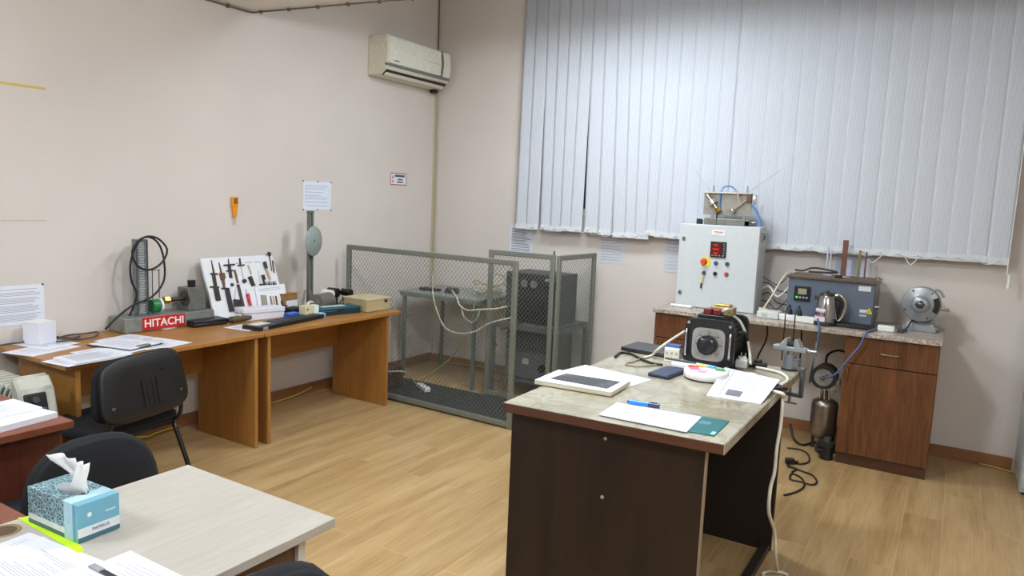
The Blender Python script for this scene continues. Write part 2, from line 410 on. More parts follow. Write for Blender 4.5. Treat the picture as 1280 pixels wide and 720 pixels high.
# sagging loops of bead chain and the pull cord
mb = MB(); g = lambda x, z: (x, -.155, z)
for c, r_, d in ((3.98, .06, .055), (4.22, .04, .05)):
    mb.tube([(c-r_-3.855, -.03, .01), (c-3.855, -.03, .01-d), (c+r_-3.855, -.03, .01)], .003, 6, 8)
mb.build('chain_loop', 'white', bl)
mb = MB(); mb.tube([(.925, -.03, 1.95), (.92, -.03, .6), (.915, -.03, .0), (.92, -.03, -.07)], .003, 6, 6); mb.cyl((.93, -.03, -.15), (.93, -.03, -.06), .011, .008, 10)
mb.build('pull_cord', 'white', bl)
# ================================================================ air conditioner
ac = thing('air_conditioner', 'off-white split air conditioner mounted high on the left wall by the corner', 'air conditioner', (0, -.53, 2.68))
pr = [(0, .0), (.14, -.0), (.20, .05), (.215, .09), (.225, .2), (.215, .325), (.205, .335), (0, .335)]
TT = fr(Vector((1, 0, 0)), Vector((0, 0, 1)), Vector((0, -1, 0)), Vector((0, .43, 0)))
mb = MB(); mb.prism(pr, .88, TT, .006); mb.build('body', mat((216, 208, 188), .45), ac)
mb = MB(); fp = [(.208, .098), (.223, .1), (.233, .2), (.223, .322), (.208, .326)]
mb.prism(fp, .72, fr(Vector((1, 0, 0)), Vector((0, 0, 1)), Vector((0, -1, 0)), Vector((0, .29, 0))), .003); mb.build('front_panel', mat((224, 224, 210), .35), ac)
mb = MB(); mb.prism(fp, .135, fr(Vector((1, 0, 0)), Vector((0, 0, 1)), Vector((0, -1, 0)), Vector((0, .43, 0))), .003)
mb.build('end_panel', mat((224, 224, 210), .35), ac)
mb = MB()
for k in range(8):
    z = .1+.028*k; wd = .02*(1-((k-3.5)/4.5)**2)+.006; mb.box((.222+.008*(1-((k-3.5)/4)**2), .293+wd*.4, z+.014), (.008, wd+.01, .029))
mb.build('indicator_strip', mat((112, 108, 100), .3), ac)
MB().b2((.19, -.45, .075), (.224, .43, .098), .004).build('grey_trim', mat((122, 122, 120), .4), ac)
MB().box((.1725, -.01, .0225), (.066, .84, .006), (0, -.695, 0)).build('outlet', 'blackm', ac)
mb = MB(); mb.box((.1665, -.01, .013), (.036, .82, .006), (0, -.695, 0), .002); mb.build('flap', mat((222, 218, 202), .4), ac)
MB().box((.236, -.34, .125), (.001, .07, .008)).build('logo', mat((120, 124, 130), .4), ac)
MB().b2((.03, .37, -.03), (.09, .43, .0), .004).build('drain_outlet', 'blackm', ac)
# trunking and cables in the corner
mb = MB(); mb.b2((0, -.04, .85), (.018, -.018, 2.66), .003); mb.build('cable_duct', mat((196, 182, 150), .5), None, 'cream cable duct running down the wall corner below the air conditioner', 'cable duct')
mb = MB(); mb.tube([(.024, -.03, 2.66), (.025, -.032, 2.0), (.024, -.03, 1.2), (.04, -.035, .6), (.06, -.04, .12)], .004, 6, 6)
mb.build('cable', mat((176, 164, 118), .5), None, 'thin yellowish cable running down along the corner cable duct', 'cable')
mb = MB(); mb.tube([(.012, -.02, 3.69), (.012, -.018, 3.3), (.014, -.02, 3.02)], .006, 6, 4); mb.build('pipe', mat((112, 96, 72), .5), None, 'thin brown pipe in the wall corner above the air conditioner', 'pipe')
# ================================================================ papers and things on the walls
def wall_notice(axis, p0, p1, label, lines, name='wall_notice', mats=('paper', 'ink'), pins=None, group=None, off=.001, cat='notice', extra=None, ragged=.35, t=.0035):
    p0, p1 = Vector(p0), Vector(p1); T = wallT(axis, p0); w_ = (p1-p0).y if axis == 'x' else (p1-p0).x; h_ = (p1-p0).z
    T.translation = p0 + (Vector((off, 0, 0)) if axis == 'x' else Vector((0, -off, 0)))
    root = thing(name, label, cat, T.translation, 0, group)
    T2 = T.copy(); T2.translation = (0, 0, 0)
    paper('sheet', T2, w_, h_, None, None, .001, lines, mats, None, root, .02, extra=extra, ragged=ragged, t=t)
    if pins:
        for k, (u, v) in enumerate(pins):
            mb = MB(T2); mb.cyl((u*w_, v*h_, .001), (u*w_, v*h_, .006), .006, .005, 10); mb.build('push_pin', mat((70, 48, 40), .4), root)
    return root
def tbl(mb, z):
    mb.m(1)
    for (a, b, c, d) in ((.03, .1, .27, .1025), (.03, .18, .27, .1825), (.03, .1, .0325, .18), (.2675, .1, .27, .18)): mb.add([(a, b, z), (c, b, z), (c, d, z), (a, d, z)], [(0, 1, 2, 3)])
wall_notice('x', (0, -4.12, .845), (0, -3.648, 1.07), 'wide printed chart pinned to the left wall above the white box', 22, pins=[(.985, .985)], t=.003, ragged=.12)
wall_notice('x', (0, -1.70, 1.517), (0, -1.398, 1.745), 'printed notice with six pins on the wall above the disc stand', 7, pins=[(0, 0), (.5, 0), (1, 0), (0, 1), (.5, 1), (1, 1)], extra=tbl, mats=(mat((224, 230, 246), .6, 0, .02), 'ink'))
def redframe(mb, z):
    mb.m(2); w_, h_, e = .226, .112, .008
    for a, b, c, d in ((0, 0, w_, e), (0, h_-e, w_, h_), (0, 0, e, h_), (w_-e, 0, w_, h_)): mb.add([(a, b, z), (c, b, z), (c, d, z), (a, d, z)], [(0, 1, 2, 3)])
    mb.m(1)
    for a, b, c, d in ((.06, .075, .2, .095), (.1, .045, .17, .058), (.09, .022, .18, .034)): mb.add([(a, b, z), (c, b, z), (c, d, z), (a, d, z)], [(0, 1, 2, 3)])
    mb.m(2); mb.add([(.02, .06, z), (.045, .06, z), (.0325, .095, z)], [(0, 1, 2)]); mb.add([(.025, .02, z), (.04, .02, z), (.04, .045, z), (.025, .045, z)], [(0, 1, 2, 3)])
wall_notice('x', (0, -.661, 1.755), (0, -.435, 1.867), 'small red-bordered warning sign on the left wall below the air conditioner', 0, 'warning_sign', ('paper', 'ink2', mat((176, 70, 70), .5)), cat='sign', extra=redframe)
NG = None
wall_notice('y', (.905, 0, 1.17), (1.155, 0, 1.43), 'printed sheet in a clear sleeve on the wall behind the cage gate top', 14, group=NG, mats=(mat((216, 220, 232), .5, 0, .02), 'ink2'), t=.005)
wall_notice('y', (1.825, 0, 1.15), (2.07, 0, 1.43), 'printed sheet hanging from the blind right of the mesh cage', 10, group=NG, mats=(mat((205, 206, 214), .5, 0, .02), 'ink'), t=.005)
wall_notice('y', (2.42, 0, 1.12), (2.66, 0, 1.42), 'printed sheet half hidden behind the white switch cabinet', 9, group=NG, mats=(mat((205, 206, 214), .5, 0, .02), 'ink'))
wall_notice('y', (3.72, 0, 1.15), (3.97, 0, 1.44), 'pale sheet on the wall behind the grey water bath', 2, group=NG, mats=(mat((214, 220, 236), .5, 0, .02), 'ink'))
T = fr(Vector((0, 1, 0)), Vector((0, 0, 1)), Vector((1, 0, 0)), Vector((.002, -2.352, 1.4)))
r0 = thing('voltage_tester', 'orange voltage tester with two prongs hung on the left wall', 'tester', (.002, -2.352, 1.4)); T.translation = (0, 0, 0)
mb = MB(T)
mb.box((0, .165, .012), (.05, .075, .022), None, .006); mb.prism([(-.02, .13), (.02, .13), (.012, .06), (-.012, .06)], .02); mb.build('body', 'orange', r0)
MB(T).box((0, .172, .024), (.032, .04, .004)).build('display', mat((150, 96, 30), .4), r0)
for sx in (-.007, .007): MB(T).cyl((sx, .06, .01), (sx, -.0, .01), .003, .002, 8).build('prong', mat((214, 170, 110), .4), r0)
mb = MB(); mb.b2((0, -3.95, 2.170), (.002, -3.6, 2.184)); mb.build('tape_strip', mat((206, 182, 96), .5), None, 'thin strip of yellowed tape stuck high on the left wall', 'tape')
mb = MB(); mb.b2((0, -3.95, 1.43), (.001, -3.62, 1.436)); mb.build('scuff_mark', mat((196, 184, 172), .6), None, 'faint pale scuff line on the left wall above the chart', 'mark')
# ================================================================ beech desks along the left wall
def beech_desk(label, y0, y1, ya, yb, la=None):
    d = thing('beech_desk', label, 'desk', (.4, (y0+y1)/2, 0)); oy = -(y0+y1)/2; ox = -.4
    MB().b2((.03+ox, y0+oy, .725), (.768+ox, y1+oy, .75), .002).build('tabletop', 'beechy', d)
    for y in (ya, yb): MB().b2((.17+ox, y-.012+oy, 0), (.752+ox, y+.012+oy, .725), .001).build('side_panel', 'beech', d)
    MB().b2((.2+ox, ya+.012+oy, .42), (.22+ox, yb-.012+oy, .725)).build('modesty_panel', 'beechy', d)
    return d
beech_desk('beech desk covered with papers behind the black visitor chair', -3.93, -2.712, -3.86, -2.762)
beech_desk('beech desk beside the mesh cage, loaded with tools and boxes', -2.708, -1.375, -2.66, -1.512)
Z = .7502
# white box
T0 = Matrix.Translation((.12, -3.74, Z)) @ Matrix.Rotation(.35, 4, 'Z')
wb = thing('carton', 'small plain white carton on the paper-covered desk', 'box', (.12, -3.735, Z+.002), .35)
MB().box((0, 0, .06), (.112, .112, .12), None, .0015).build('body', 'paper', wb); MB().box((0, 0, .1208), (.113, .113, .0016)).build('lid_flap', 'white', wb)
# papers (pixel corners on the desk top)
def lay(pc, pa, pb, w_, h_, label, z=Z, name='paper_sheet', lines=16, thick=.0015, curl=0, group='papers on the beech desk', mats=('paper', 'ink'), cat='paper', **k):
    c, x, y = sheet_frame(pc, pa, pb, z)
    if x.cross(y).z < 0: c = c + x*w_; x = -x
    return paper(name, fr(x, y, Vector((0, 0, 1)), c), w_, h_, label, cat, thick, lines, mats, group, None, curl=curl, **k)
lay((2, 441), (64, 449), (40, 423), .21, .297, 'printed sheet lying under the small white carton', Z)
lay((85, 459), (20, 446), (140, 447), .21, .23, 'printed sheet sticking out at the near desk corner', Z)
lay((95, 457), (160, 446), (55, 443), .297, .21, 'thick pad of white sheets at the near corner of the desk', Z+.002, thick=.012, name='paper_pad')
lay((152, 431), (108, 425), (175, 416), .21, .25, 'single white sheet pushed back against the test rig base', Z)
lay((58, 437), (8, 430), (85, 432), .297, .21, 'printed sheet peeking out right of the white carton foot', Z+.0017)
lay((182, 436), (120, 447), (150, 428), .297, .21, 'printed sheet lying below the clipboard edge behind the chair', Z+.0002)
lay((140, 447), (92, 441), (165, 440), .21, .26, 'printed sheet between the paper pad and the clipboard', Z+.0034)
lay((228, 431), (180, 438), (205, 423), .21, .16, 'white sheet sticking out right of the clipboard', Z+.0018)
c_, x_, y_ = sheet_frame((163, 439), (212, 428), (118, 427), Z+.005)
cb = thing('clipboard', 'dark-edged clipboard with printed sheets behind the black chair', 'clipboard', c_)
if x_.cross(y_).z < 0: c2 = x_*.23; xx = -x_
else: c2 = Vector(); xx = x_
T = fr(xx, y_, Vector((0, 0, 1)), c2)
MB(T).b2((0, 0, 0), (.23, .32, .003), .001).build('board', 'black', cb)
paper('sheet', fr(xx, y_, Vector((0, 0, 1)), c2 + xx*.01+y_*.012+Vector((0, 0, .0032))), .21, .297, None, None, .004, 14, ('paper', 'ink'), None, cb)
MB(T).box((.115, .025, .008), (.08, .03, .01), None, .003).build('clip', 'steel', cb)
lay((205, 436), (246, 427), (170, 424), .21, .297, 'white sheet nearest the seam of the two beech desks', Z)
lay((196, 411), (232, 403), (215, 413), .21, .07, 'narrow white strip of paper along the front of the red sign', Z+.0022, lines=2)
lay((310, 414), (330, 410), (278, 405), .15, .21, 'crumpled printed sheet under the long black case', Z)
# loose cables
mb = MB(); pts = [(-6, 433), (10, 430), (26, 428), (40, 424)]
mb.tube([at(p, 'z', Z+.012) for p in pts], .005, 8)
mb.tube([at(p, 'z', Z+.012) for p in [(68, 424), (85, 419), (105, 417), (122, 415), (118, 421), (98, 424), (80, 421)]], .005, 8)
mb.tube([at(p, 'z', Z+.014) for p in [(70, 421), (88, 423), (100, 420), (90, 425), (70, 427)]], .005, 8)
mb.build('cable', mat((74, 66, 64), .5), None, 'dark grey cable coiled on the desk behind the white carton', 'cable')
# ---- test rig with sign
rig = thing('test_rig', 'grey steel test rig with a red sign on the beech desk', 'test rig', (.13, -2.97, Z), -.03)
def Rg(x, y, z): return (x-.13, y+2.97, z)
MB().box(Rg(.13, -2.99, .047), (.19, .61, .09), None, .004).build('base', mat((134, 136, 132), .5, .3, .15), rig)
mb = MB(); mb.box(Rg(.13, -3.14, .332), (.05, .075, .48), None, .002); mb.m(1)
for k in range(44): mb.box(Rg(.1565, -3.145, .11+k*.0102), (.003, .04 if k % 5 == 0 else .03, .0035))
mb.m(2); mb.box(Rg(.157, -3.107, .33), (.004, .006, .47)); mb.box(Rg(.157, -3.177, .33), (.004, .006, .47))
mb.build('ruled_column', [mat((120, 126, 130), .4, .4), mat((206, 208, 206), .4), mat((84, 88, 92), .4, .4)], rig)
MB().box(Rg(.13, -2.79, .17), (.12, .125, .15), None, .003).build('gear_block', mat((118, 120, 114), .5, .35, .2), rig)
mb = MB(); mb.cyl(Rg(.15, -2.856, .175), Rg(.15, -2.85, .175), .055, .055, 24)
for k in range(6): a = k*math.pi/3; mb.cyl(Rg(.15+.042*math.cos(a), -2.862, .175+.042*math.sin(a)), Rg(.15+.042*math.cos(a), -2.855, .175+.042*math.sin(a)), .006, .006, 8)
mb.build('bearing_flange', mat((84, 84, 82), .5, .5, .2), rig)
MB().cyl(Rg(.13, -2.79, .245), Rg(.13, -2.79, .29), .024, .026, 18).build('cap', 'black', rig)
MB().cyl(Rg(.15, -2.99, .175), Rg(.15, -2.86, .175), .014, .014, 16).build('shaft', mat((70, 60, 54), .4, .6), rig)
mb = MB(); mb.cyl(Rg(.15, -3.0, .175), Rg(.15, -2.965, .175), .026, .026, 6, True, False); mb.build('brass_nut', 'brass', rig)
MB().cyl(Rg(.15, -3.085, .145), Rg(.15, -3.035, .145), .042, .042, 22).build('green_bobbin', mat((38, 120, 70), .4), rig)
MB().cyl(Rg(.15, -3.035, .145), Rg(.15, -3.022, .145), .046, .046, 22).build('white_flange', 'white', rig)
for y in (-3.05, -3.005): MB().cyl(Rg(.11, y, .09), Rg(.11, y, .37), .003, .003, 8).build('rod', mat((90, 88, 84), .4, .6), rig)
MB().box(Rg(.11, -3.028, .37), (.006, .055, .004)).build('rod', mat((90, 88, 84), .4, .6), rig)
sg = MB().box(Rg(.2275, -3.045, .05), (.005, .285, .08), None, .002).build('sign_plate', 'red', rig)
text('lettering', 'HITACHI', .068, mat((240, 240, 240), .4), fr(Vector((0, 1, 0)), Vector((0, 0, 1)), Vector((1, 0, 0)), Vector(Rg(.2308, -3.045, .049))), sg, None, .0005, .0012)
# black lead hung over the column
mb = MB(); xx = .2; yc, zc = -3.12, Z+.50
pts = [(xx, -3.41, Z+.045), (xx+.01, -3.33, Z+.12), (xx-.01, -3.22, Z+.175), (xx-.02, -3.1, Z+.21), (xx-.02, -3.02, Z+.30), (xx-.015, -3.015, Z+.42), (xx-.02, -3.04, Z+.53), (xx-.02, -3.10, Z+.585), (xx-.02, -3.17, Z+.575), (xx-.015, -3.225, Z+.5), (xx-.015, -3.19, Z+.41), (xx-.01, -3.11, Z+.385), (xx-.01, -3.03, Z+.43), (xx-.008, -3.0, Z+.51), (xx-.015, -3.06, Z+.58), (xx-.02, -3.14, Z+.588), (xx-.02, -3.2, Z+.53), (xx-.02, -3.235, Z+.42), (xx-.02, -3.23, Z+.32), (xx-.02, -3.2, Z+.24), (xx-.03, -3.215, Z+.16), (xx-.05, -3.23, Z+.1)]
mb.tube(pts, .0065, 8, 6); mb.build('power_lead', 'rubber', None, 'black lead looped over the ruled column of the test rig', 'cable')
bc = thing('instrument_case', 'flat black instrument case between the red sign and the tool board', 'case', (.255, -2.775, Z), -.08)
MB().box((0, 0, .013), (.15, .24, .024), None, .006).build('case_bottom', 'black', bc); MB().box((0, 0, .034), (.15, .24, .017), None, .006).build('lid', 'black', bc); MB().box((.076, 0, .026), (.004, .03, .012)).build('latch', 'blackm', bc)
# ---- tool board
BO = Vector((.235, -2.675, Z)); BV = Vector((-.165, 0, .425)); BL = BV.length; BVn = BV.normalized(); BU = Vector((0, 1, 0)); BN = BU.cross(BVn)
BT = fr(BU, BVn, BN, BO)
tb = thing('tool_board', 'white tool display board leaning on the wall over the beech desk', 'display board', BO)
TL = BT.copy(); TL.translation = (0, 0, 0)
MB(TL).box((.305, BL/2, -.009), (.61, BL, .018), None, .001).build('panel', mat((226, 228, 232), .5, 0, .02), tb)
mb = MB(TL)
for k in range(3): mb.box((.30+.08*k, BL-.05, .0006), (.06, .003, .001))
mb.build('printed_caption', 'ink2', tb)
Bi = BT.inverted()
def bp(x, y):
    """zoom-crop coordinates of the board photograph -> board plane (u, v)"""
    px = (240+x/6.543, 310+y/6.545); d = _f + _r*(px[0]-640)/FPX - _u*(px[1]-360)/FPX
    t = (BO-CAM).dot(BN)/d.dot(BN); q = Bi @ (CAM+d*t); return (q.x, q.y)
def tool(name, label, cat, segs):
    """segs: (part, mat, (x0,y0), (x1,y1), width m, thickness m[, kind])"""
    u0 = [bp(*s[2]) for s in segs]+[bp(*s[3]) for s in segs]
    uc = sum(p[0] for p in u0)/len(u0); vc = min(p[1] for p in u0)
    root = thing(name, label, cat, BT @ Vector((uc, vc, 0)))
    for s in segs:
        a, b = Vector(bp(*s[2])), Vector(bp(*s[3])); a -= Vector((uc, vc)); b -= Vector((uc, vc)); mid = (a+b)/2; L = (b-a).length; ang = math.atan2((b-a).y, (b-a).x)
        mb = MB(TL)
        if len(s) > 6 and s[6] == 'disc': mb.cyl((mid.x, mid.y, .001), (mid.x, mid.y, .001+s[5]), s[4], s[4], 24)
        elif len(s) > 6 and s[6] == 'round': mb.cyl((a.x, a.y, s[4]/2+.001), (b.x, b.y, s[4]/2+.001), s[4]/2, s[4]/2*.85, 12)
        elif len(s) > 6 and s[6] == 'taper':
            n = Vector((-(b-a).y, (b-a).x))/max(L, 1e-6)*s[4]/2
            mb.prism([tuple(a+n*.35), tuple(a-n*.35), tuple(b-n), tuple(b+n)], s[5], Matrix.Translation((0, 0, .001)))
        else: mb.box((mid.x, mid.y, s[5]/2+.001), (L, s[4], s[5]), (0, 0, ang), min(s[4], s[5])*.2)
        mb.build(s[0], s[1], root)
db, brn, blk, pur = mat((58, 46, 42), .4, .4, .2), mat((104, 72, 48), .45, .3, .2), mat((32, 32, 36), .4), mat((74, 58, 66), .4, .4)
tan = mat((196, 166, 128), .5)
tool('caliper', 'dark caliper at the left end of the white tool board', 'caliper', [('blade', db, (155, 100), (178, 212), .012, .005, 'taper'), ('jaw', db, (148, 212), (208, 214), .011, .008), ('beam', db, (172, 214), (190, 320), .026, .007), ('jaw', db, (143, 320), (218, 322), .011, .009), ('grip', db, (190, 322), (212, 432), .036, .012)])
tool('caliper', 'brown caliper second from the left on the tool board', 'caliper', [('blade', brn, (218, 118), (240, 215), .014, .005, 'taper'), ('jaw', brn, (240, 205), (252, 262), .04, .01), ('beam', brn, (246, 262), (270, 340), .02, .007), ('jaw', db, (238, 332), (300, 336), .011, .009), ('grip', db, (282, 345), (320, 522), .034, .014)])
tool('tag', 'small white tag hanging beside the brown caliper', 'tag', [('card', 'paper', (282, 255), (288, 330), .04, .012)])
tool('caliper', 'black double-cross caliper at the top of the tool board', 'caliper', [('blade', db, (295, 90), (300, 142), .01, .005, 'taper'), ('jaw', db, (256, 144), (348, 136), .011, .008), ('beam', db, (300, 144), (316, 246), .024, .007), ('jaw', db, (278, 190), (332, 185), .01, .009), ('foot', blk, (312, 302), (336, 302), .02, .01)])
tool('file', 'long dark file running diagonally down the tool board middle', 'file', [('tang', brn, (345, 180), (372, 290), .014, .008), ('blade', pur, (372, 300), (426, 522), .022, .009)])
tool('dividers', 'steel dividers with two legs stuck in a brown block', 'dividers', [('leg', 'steel', (352, 335), (348, 425), .005, .005, 'round'), ('leg', 'steel', (372, 350), (388, 425), .005, .005, 'round'), ('block', db, (366, 425), (374, 525), .062, .016)])
tool('depth_gauge', 'slim depth gauge ending in a black knob on the tool board', 'gauge', [('blade', db, (388, 85), (394, 142), .012, .005), ('bar', db, (370, 145), (425, 140), .01, .008), ('stem', 'steel', (397, 145), (420, 262), .006, .006, 'round'), ('knob', blk, (419, 262), (427, 284), .014, .016, 'disc')])
tool('screwdriver', 'red-handled screwdriver low on the tool board', 'screwdriver', [('shaft', 'steel', (438, 338), (447, 378), .008, .006, 'round'), ('handle', 'red', (447, 378), (476, 502), .024, .016, 'round')])
tool('knife', 'knife with a black grip and pale blade on the tool board', 'knife', [('strip', tan, (455, 140), (482, 215), .012, .006), ('grip', blk, (466, 235), (498, 312), .03, .012), ('blade', 'white', (488, 222), (525, 316), .012, .006)])
tool('scriber', 'thin pale scriber standing right of the knife on the board', 'scriber', [('needle', 'steel', (540, 185), (556, 300), .006, .006, 'round')])
tool('brush', 'brush with a black ferrule and tan handle on the board', 'brush', [('ferrule', blk, (584, 118), (600, 172), .026, .014, 'round'), ('handle', tan, (600, 172), (634, 262), .018, .012, 'round')])
tool('clamp', 'small black clamp beside the brush on the tool board', 'clamp', [('jaw', blk, (574, 222), (586, 262), .026, .012), ('frame', db, (548, 302), (596, 296), .01, .01), ('screw', db, (580, 262), (588, 300), .012, .01)])
tool('pin_vise', 'thin dark pin vise with a crossbar at the top right of the board', 'pin vise', [('head', blk, (622, 35), (630, 70), .018, .014), ('crossbar', blk, (600, 58), (648, 48), .007, .007), ('stem', db, (630, 70), (650, 190), .008, .006, 'round')])
tool('punch', 'small dark red punch at the right edge of the board', 'punch', [('body', mat((110, 40, 44), .4), (655, 105), (668, 205), .011, .01, 'round')])
for xx_, lb in ((600, 'left'), (635, 'middle'), (672, 'right')):
    tool('gauge_block', lb+'most' * (lb != 'middle') + ' of three small framed gauge blocks under the brush', 'gauge', [('frame', db, (xx_-12, 302), (xx_+16, 296), .006, .008), ('frame', db, (xx_-12, 280), (xx_-8, 302), .006, .008), ('face', 'steel', (xx_, 274), (xx_+4, 296), .024, .006)])
# small inner board
ib = [bp(505, 325), bp(745, 297), bp(780, 492), bp(540, 514)]
uc, vc = ib[3][0], ib[3][1]; ro = thing('sample_board', 'smaller white sample board in front of the tool board', 'display board', BT @ Vector((uc, vc, .004)))
MB(TL).prism([(p[0]-uc, p[1]-vc) for p in ib][::-1], .012).build('panel', mat((228, 230, 236), .5, 0, .02), ro)
mb = MB(TL)
for k in range(2): a = bp(525, 345+14*k); b = bp(715, 322+14*k); mb.box(((a[0]+b[0])/2-uc, (a[1]+b[1])/2-vc, .0126), ((b[0]-a[0])*.95, .003, .001), (0, 0, math.atan2(b[1]-a[1], b[0]-a[0])))
mb.build('printed_caption', 'ink', ro)
def off(n, l, c, s):
    global BT
    k = BT.copy(); BT = BT @ Matrix.Translation((0, 0, .016)); tool(n, l, c, s); BT = k
off('sample_plate', 'grey rectangular plate on the small sample board', 'sample', [('plate', mat((150, 140, 128), .5), (570, 392), (584, 490), .05, .006)])
for q, (x, c, lb) in enumerate(((632, mat((120, 110, 92), .5), 'grey-brown stick, left of three on the small sample board'), (655, tan, 'tan stick, middle of three on the small sample board'), (676, brn, 'dark brown stick, right of three on the small sample board'))):
    off('sample_stick', lb, 'sample', [('stick', c, (x-5, 398), (x+12, 494), .012, .006)])
off('sample_disc', 'round brown disc on the small sample board', 'sample', [('disc', mat((84, 46, 40), .4), (742, 452), (744, 456), .033, .008, 'disc')])
# ---- other things on the second beech desk
tl = thing('hand_tool', 'olive-brown stubby hand tool lying below the tool board', 'tool', (.33, -2.56, Z), .05)
MB().cyl((0, -.07, .024), (0, .09, .024), .024, .02, 16).build('barrel', mat((86, 78, 58), .5), tl); MB().cyl((0, -.1, .024), (0, -.07, .024), .016, .022, 16).build('collar', mat((60, 52, 42), .5, .3), tl); MB().sphere((0, .0, .045), .012, 8).build('button', 'cream', tl)
kb = thing('long_case', 'long black case with a paper label along the front desk edge', 'case', at((300, 408), 'z', Z))
c_, x_, y_ = sheet_frame((325, 414.5), (408, 397), (302, 407), Z)
T = fr(x_, y_, Vector((0, 0, 1)), c_-at((300, 408), 'z', Z))
MB(T).b2((0, 0, 0), (.66, .15, .028), .004).build('body', 'black', kb)
mb = MB(T)
for k in range(6): mb.b2((.2+.075*k, .02, .028), (.262+.075*k, .12, .031), .001)
mb.build('ribbed_top', mat((44, 45, 50), .45), kb)
MB(T).b2((.03, .05, .028), (.16, .135, .0295)).build('paper_label', mat((206, 206, 190), .6), kb); MB(T).b2((.03, -.001, .004), (.075, 0, .024)).build('spine_label', mat((150, 150, 154), .6), kb)
pb = thing('paper_box', 'white flat box with a loose lid in front of the tool board', 'box', at((305, 401), 'z', Z))
c_, x_, y_ = sheet_frame((305, 402), (358, 396), (300, 396), Z); T = fr(x_, y_, Vector((0, 0, 1)), c_-at((305, 401), 'z', Z))
MB(T).b2((0, 0, 0), (.32, .12, .048), .003).build('box_bottom', mat((222, 218, 232), .5), pb); MB(T).box((.16, .06, .065), (.328, .128, .034), (.0, .03, 0), .004).build('lid', mat((228, 226, 238), .5), pb)
def crate(name, label, cat, c, d, rz, m, extra=None, bev=.003):
    t = thing(name, label, cat, (c[0], c[1], Z), rz)
    MB().box((0, 0, d[2]*.5), d, None, bev).build('body', m, t)
    if extra: extra(t)
    return t
crate('pill_box', 'small blue plastic box beside the white flat box', 'box', (.48, -2.235), (.06, .10, .042), .1, mat((30, 84, 190), .35), lambda t: MB().box((0, 0, .045), (.056, .095, .006), None, .002).build('lid', mat((52, 110, 210), .35), t))
crate('relay_box', 'cream upright box with a dark spot near the desk front', 'box', (.505, -2.12), (.06, .09, .092), .1, 'cream', lambda t: (MB().cyl((.0305, -.02, .065), (.0325, -.02, .065), .007, .006, 10).build('screw', 'blackm', t), MB().box((0, .075, .044), (.06, .05, .086), None, .003).build('white_half', 'white', t)))
crate('sponge_pack', 'pale blue small pack right of the cream box', 'pack', (.555, -2.035), (.05, .07, .03), .1, mat((124, 170, 200), .5), lambda t: MB().box((0, 0, .031), (.04, .05, .003)).build('label', mat((150, 196, 220), .5), t))
tc = thing('drill_case', 'dark teal carrying case near the desk end', 'case', (.5, -1.83, Z), -.22)
MB().box((0, 0, .018), (.15, .36, .036), None, .006).build('case_bottom', mat((20, 50, 62), .4), tc); MB().box((0, 0, .045), (.15, .36, .02), None, .006).build('lid', 'tealcase', tc); MB().box((-.01, -.02, .056), (.05, .2, .003)).build('label', mat((196, 210, 212), .5), tc); MB().box((.077, 0, .036), (.006, .05, .014)).build('latch', 'blackm', tc)
bg = thing('equipment_case', 'beige plastic case at the far end of the beech desk', 'case', (.46, -1.52, Z), -.02)
bg.location = (.53, -1.512, Z)
MB().box((0, 0, .047), (.25, .265, .09), None, .004).build('body', mat((182, 166, 128), .55), bg); MB().box((0, 0, .097), (.26, .272, .014), None, .003).build('lid', mat((194, 180, 142), .55), bg); MB().box((.127, .08, .075), (.004, .03, .02)).build('latch', 'darkbrown', bg)
crate('carton', 'brown cardboard carton behind the sample board corner', 'box', (.09, -2.06), (.12, .10, .15), .1, 'card', lambda t: (MB().box((.0, .0, .154), (.122, .102, .004), (0, .05, 0)).build('flap', mat((120, 88, 54), .7), t)))
crate('carton', 'open cardboard carton with a white label left of the motor', 'box', (.185, -2.03), (.10, .14, .135), .05, 'card', lambda t: (MB().box((.051, .01, .05), (.003, .11, .08)).build('label', 'paper', t), MB().box((0, 0, .139), (.11, .145, .006), (0, -.06, 0)).build('flap', mat((168, 126, 78), .7), t)))
crate('terminal_box', 'flat black box in front of the cartons', 'box', (.34, -2.10), (.1, .13, .05), .1, 'black', lambda t: MB().box((0, 0, .053), (.09, .12, .006), None, .002).build('lid', 'blackm', t))
mt = thing('electric_motor', 'grey electric motor without cover among the boxes', 'motor', (.375, -1.835, Z), .2)
MB().cyl((0, -.07, .05), (0, .06, .05), .048, .048, 24).build('stator', mat((124, 120, 112), .45, .5, .2), mt); MB().cyl((0, .06, .05), (0, .085, .05), .042, .03, 24).build('end_cap', mat((90, 88, 84), .45, .5), mt); MB().cyl((0, -.1, .05), (0, -.07, .05), .012, .012, 12).build('shaft', 'steel', mt); MB().box((0, 0, .006), (.09, .1, .012)).build('foot', 'darkgrey', mt); mt.scale = (1.35, 1.35, 1.45)
hr = thing('horseshoe_clamp', 'white arched clamp in front of the motor', 'clamp', (.40, -1.985, Z), .15)
mb = MB(); mb.tube([(0, -.055, .0), (0, -.05, .055), (0, -.02, .085), (0, .02, .085), (0, .05, .055), (0, .055, .0)], .013, 10); mb.build('arch', mat((196, 196, 192), .4, .2), hr)
MB().box((0, 0, .006), (.04, .15, .012)).build('foot', 'steel', hr)
for k, (x, y, r_, mm, lb) in enumerate(((.24, -1.66, .026, 'white', 'white round knob fitting behind the motor'), (.2, -1.56, .028, 'black', 'larger black rotary fitting near the desk end'), (.27, -1.48, .022, 'black', 'smaller black rotary fitting beside the beige case'))):
    t = thing('rotary_fitting', lb, 'fitting', (x, y, Z)); t.scale = (1.2, 1.2, 1.35)
    MB().cyl((0, 0, 0), (0, 0, .055), r_*1.3, r_*1.2, 18).build('base', 'darkgrey', t); MB().cyl((-.035, 0, .08), (.045, 0, .08), r_, r_, 18).build('drum', mm, t)
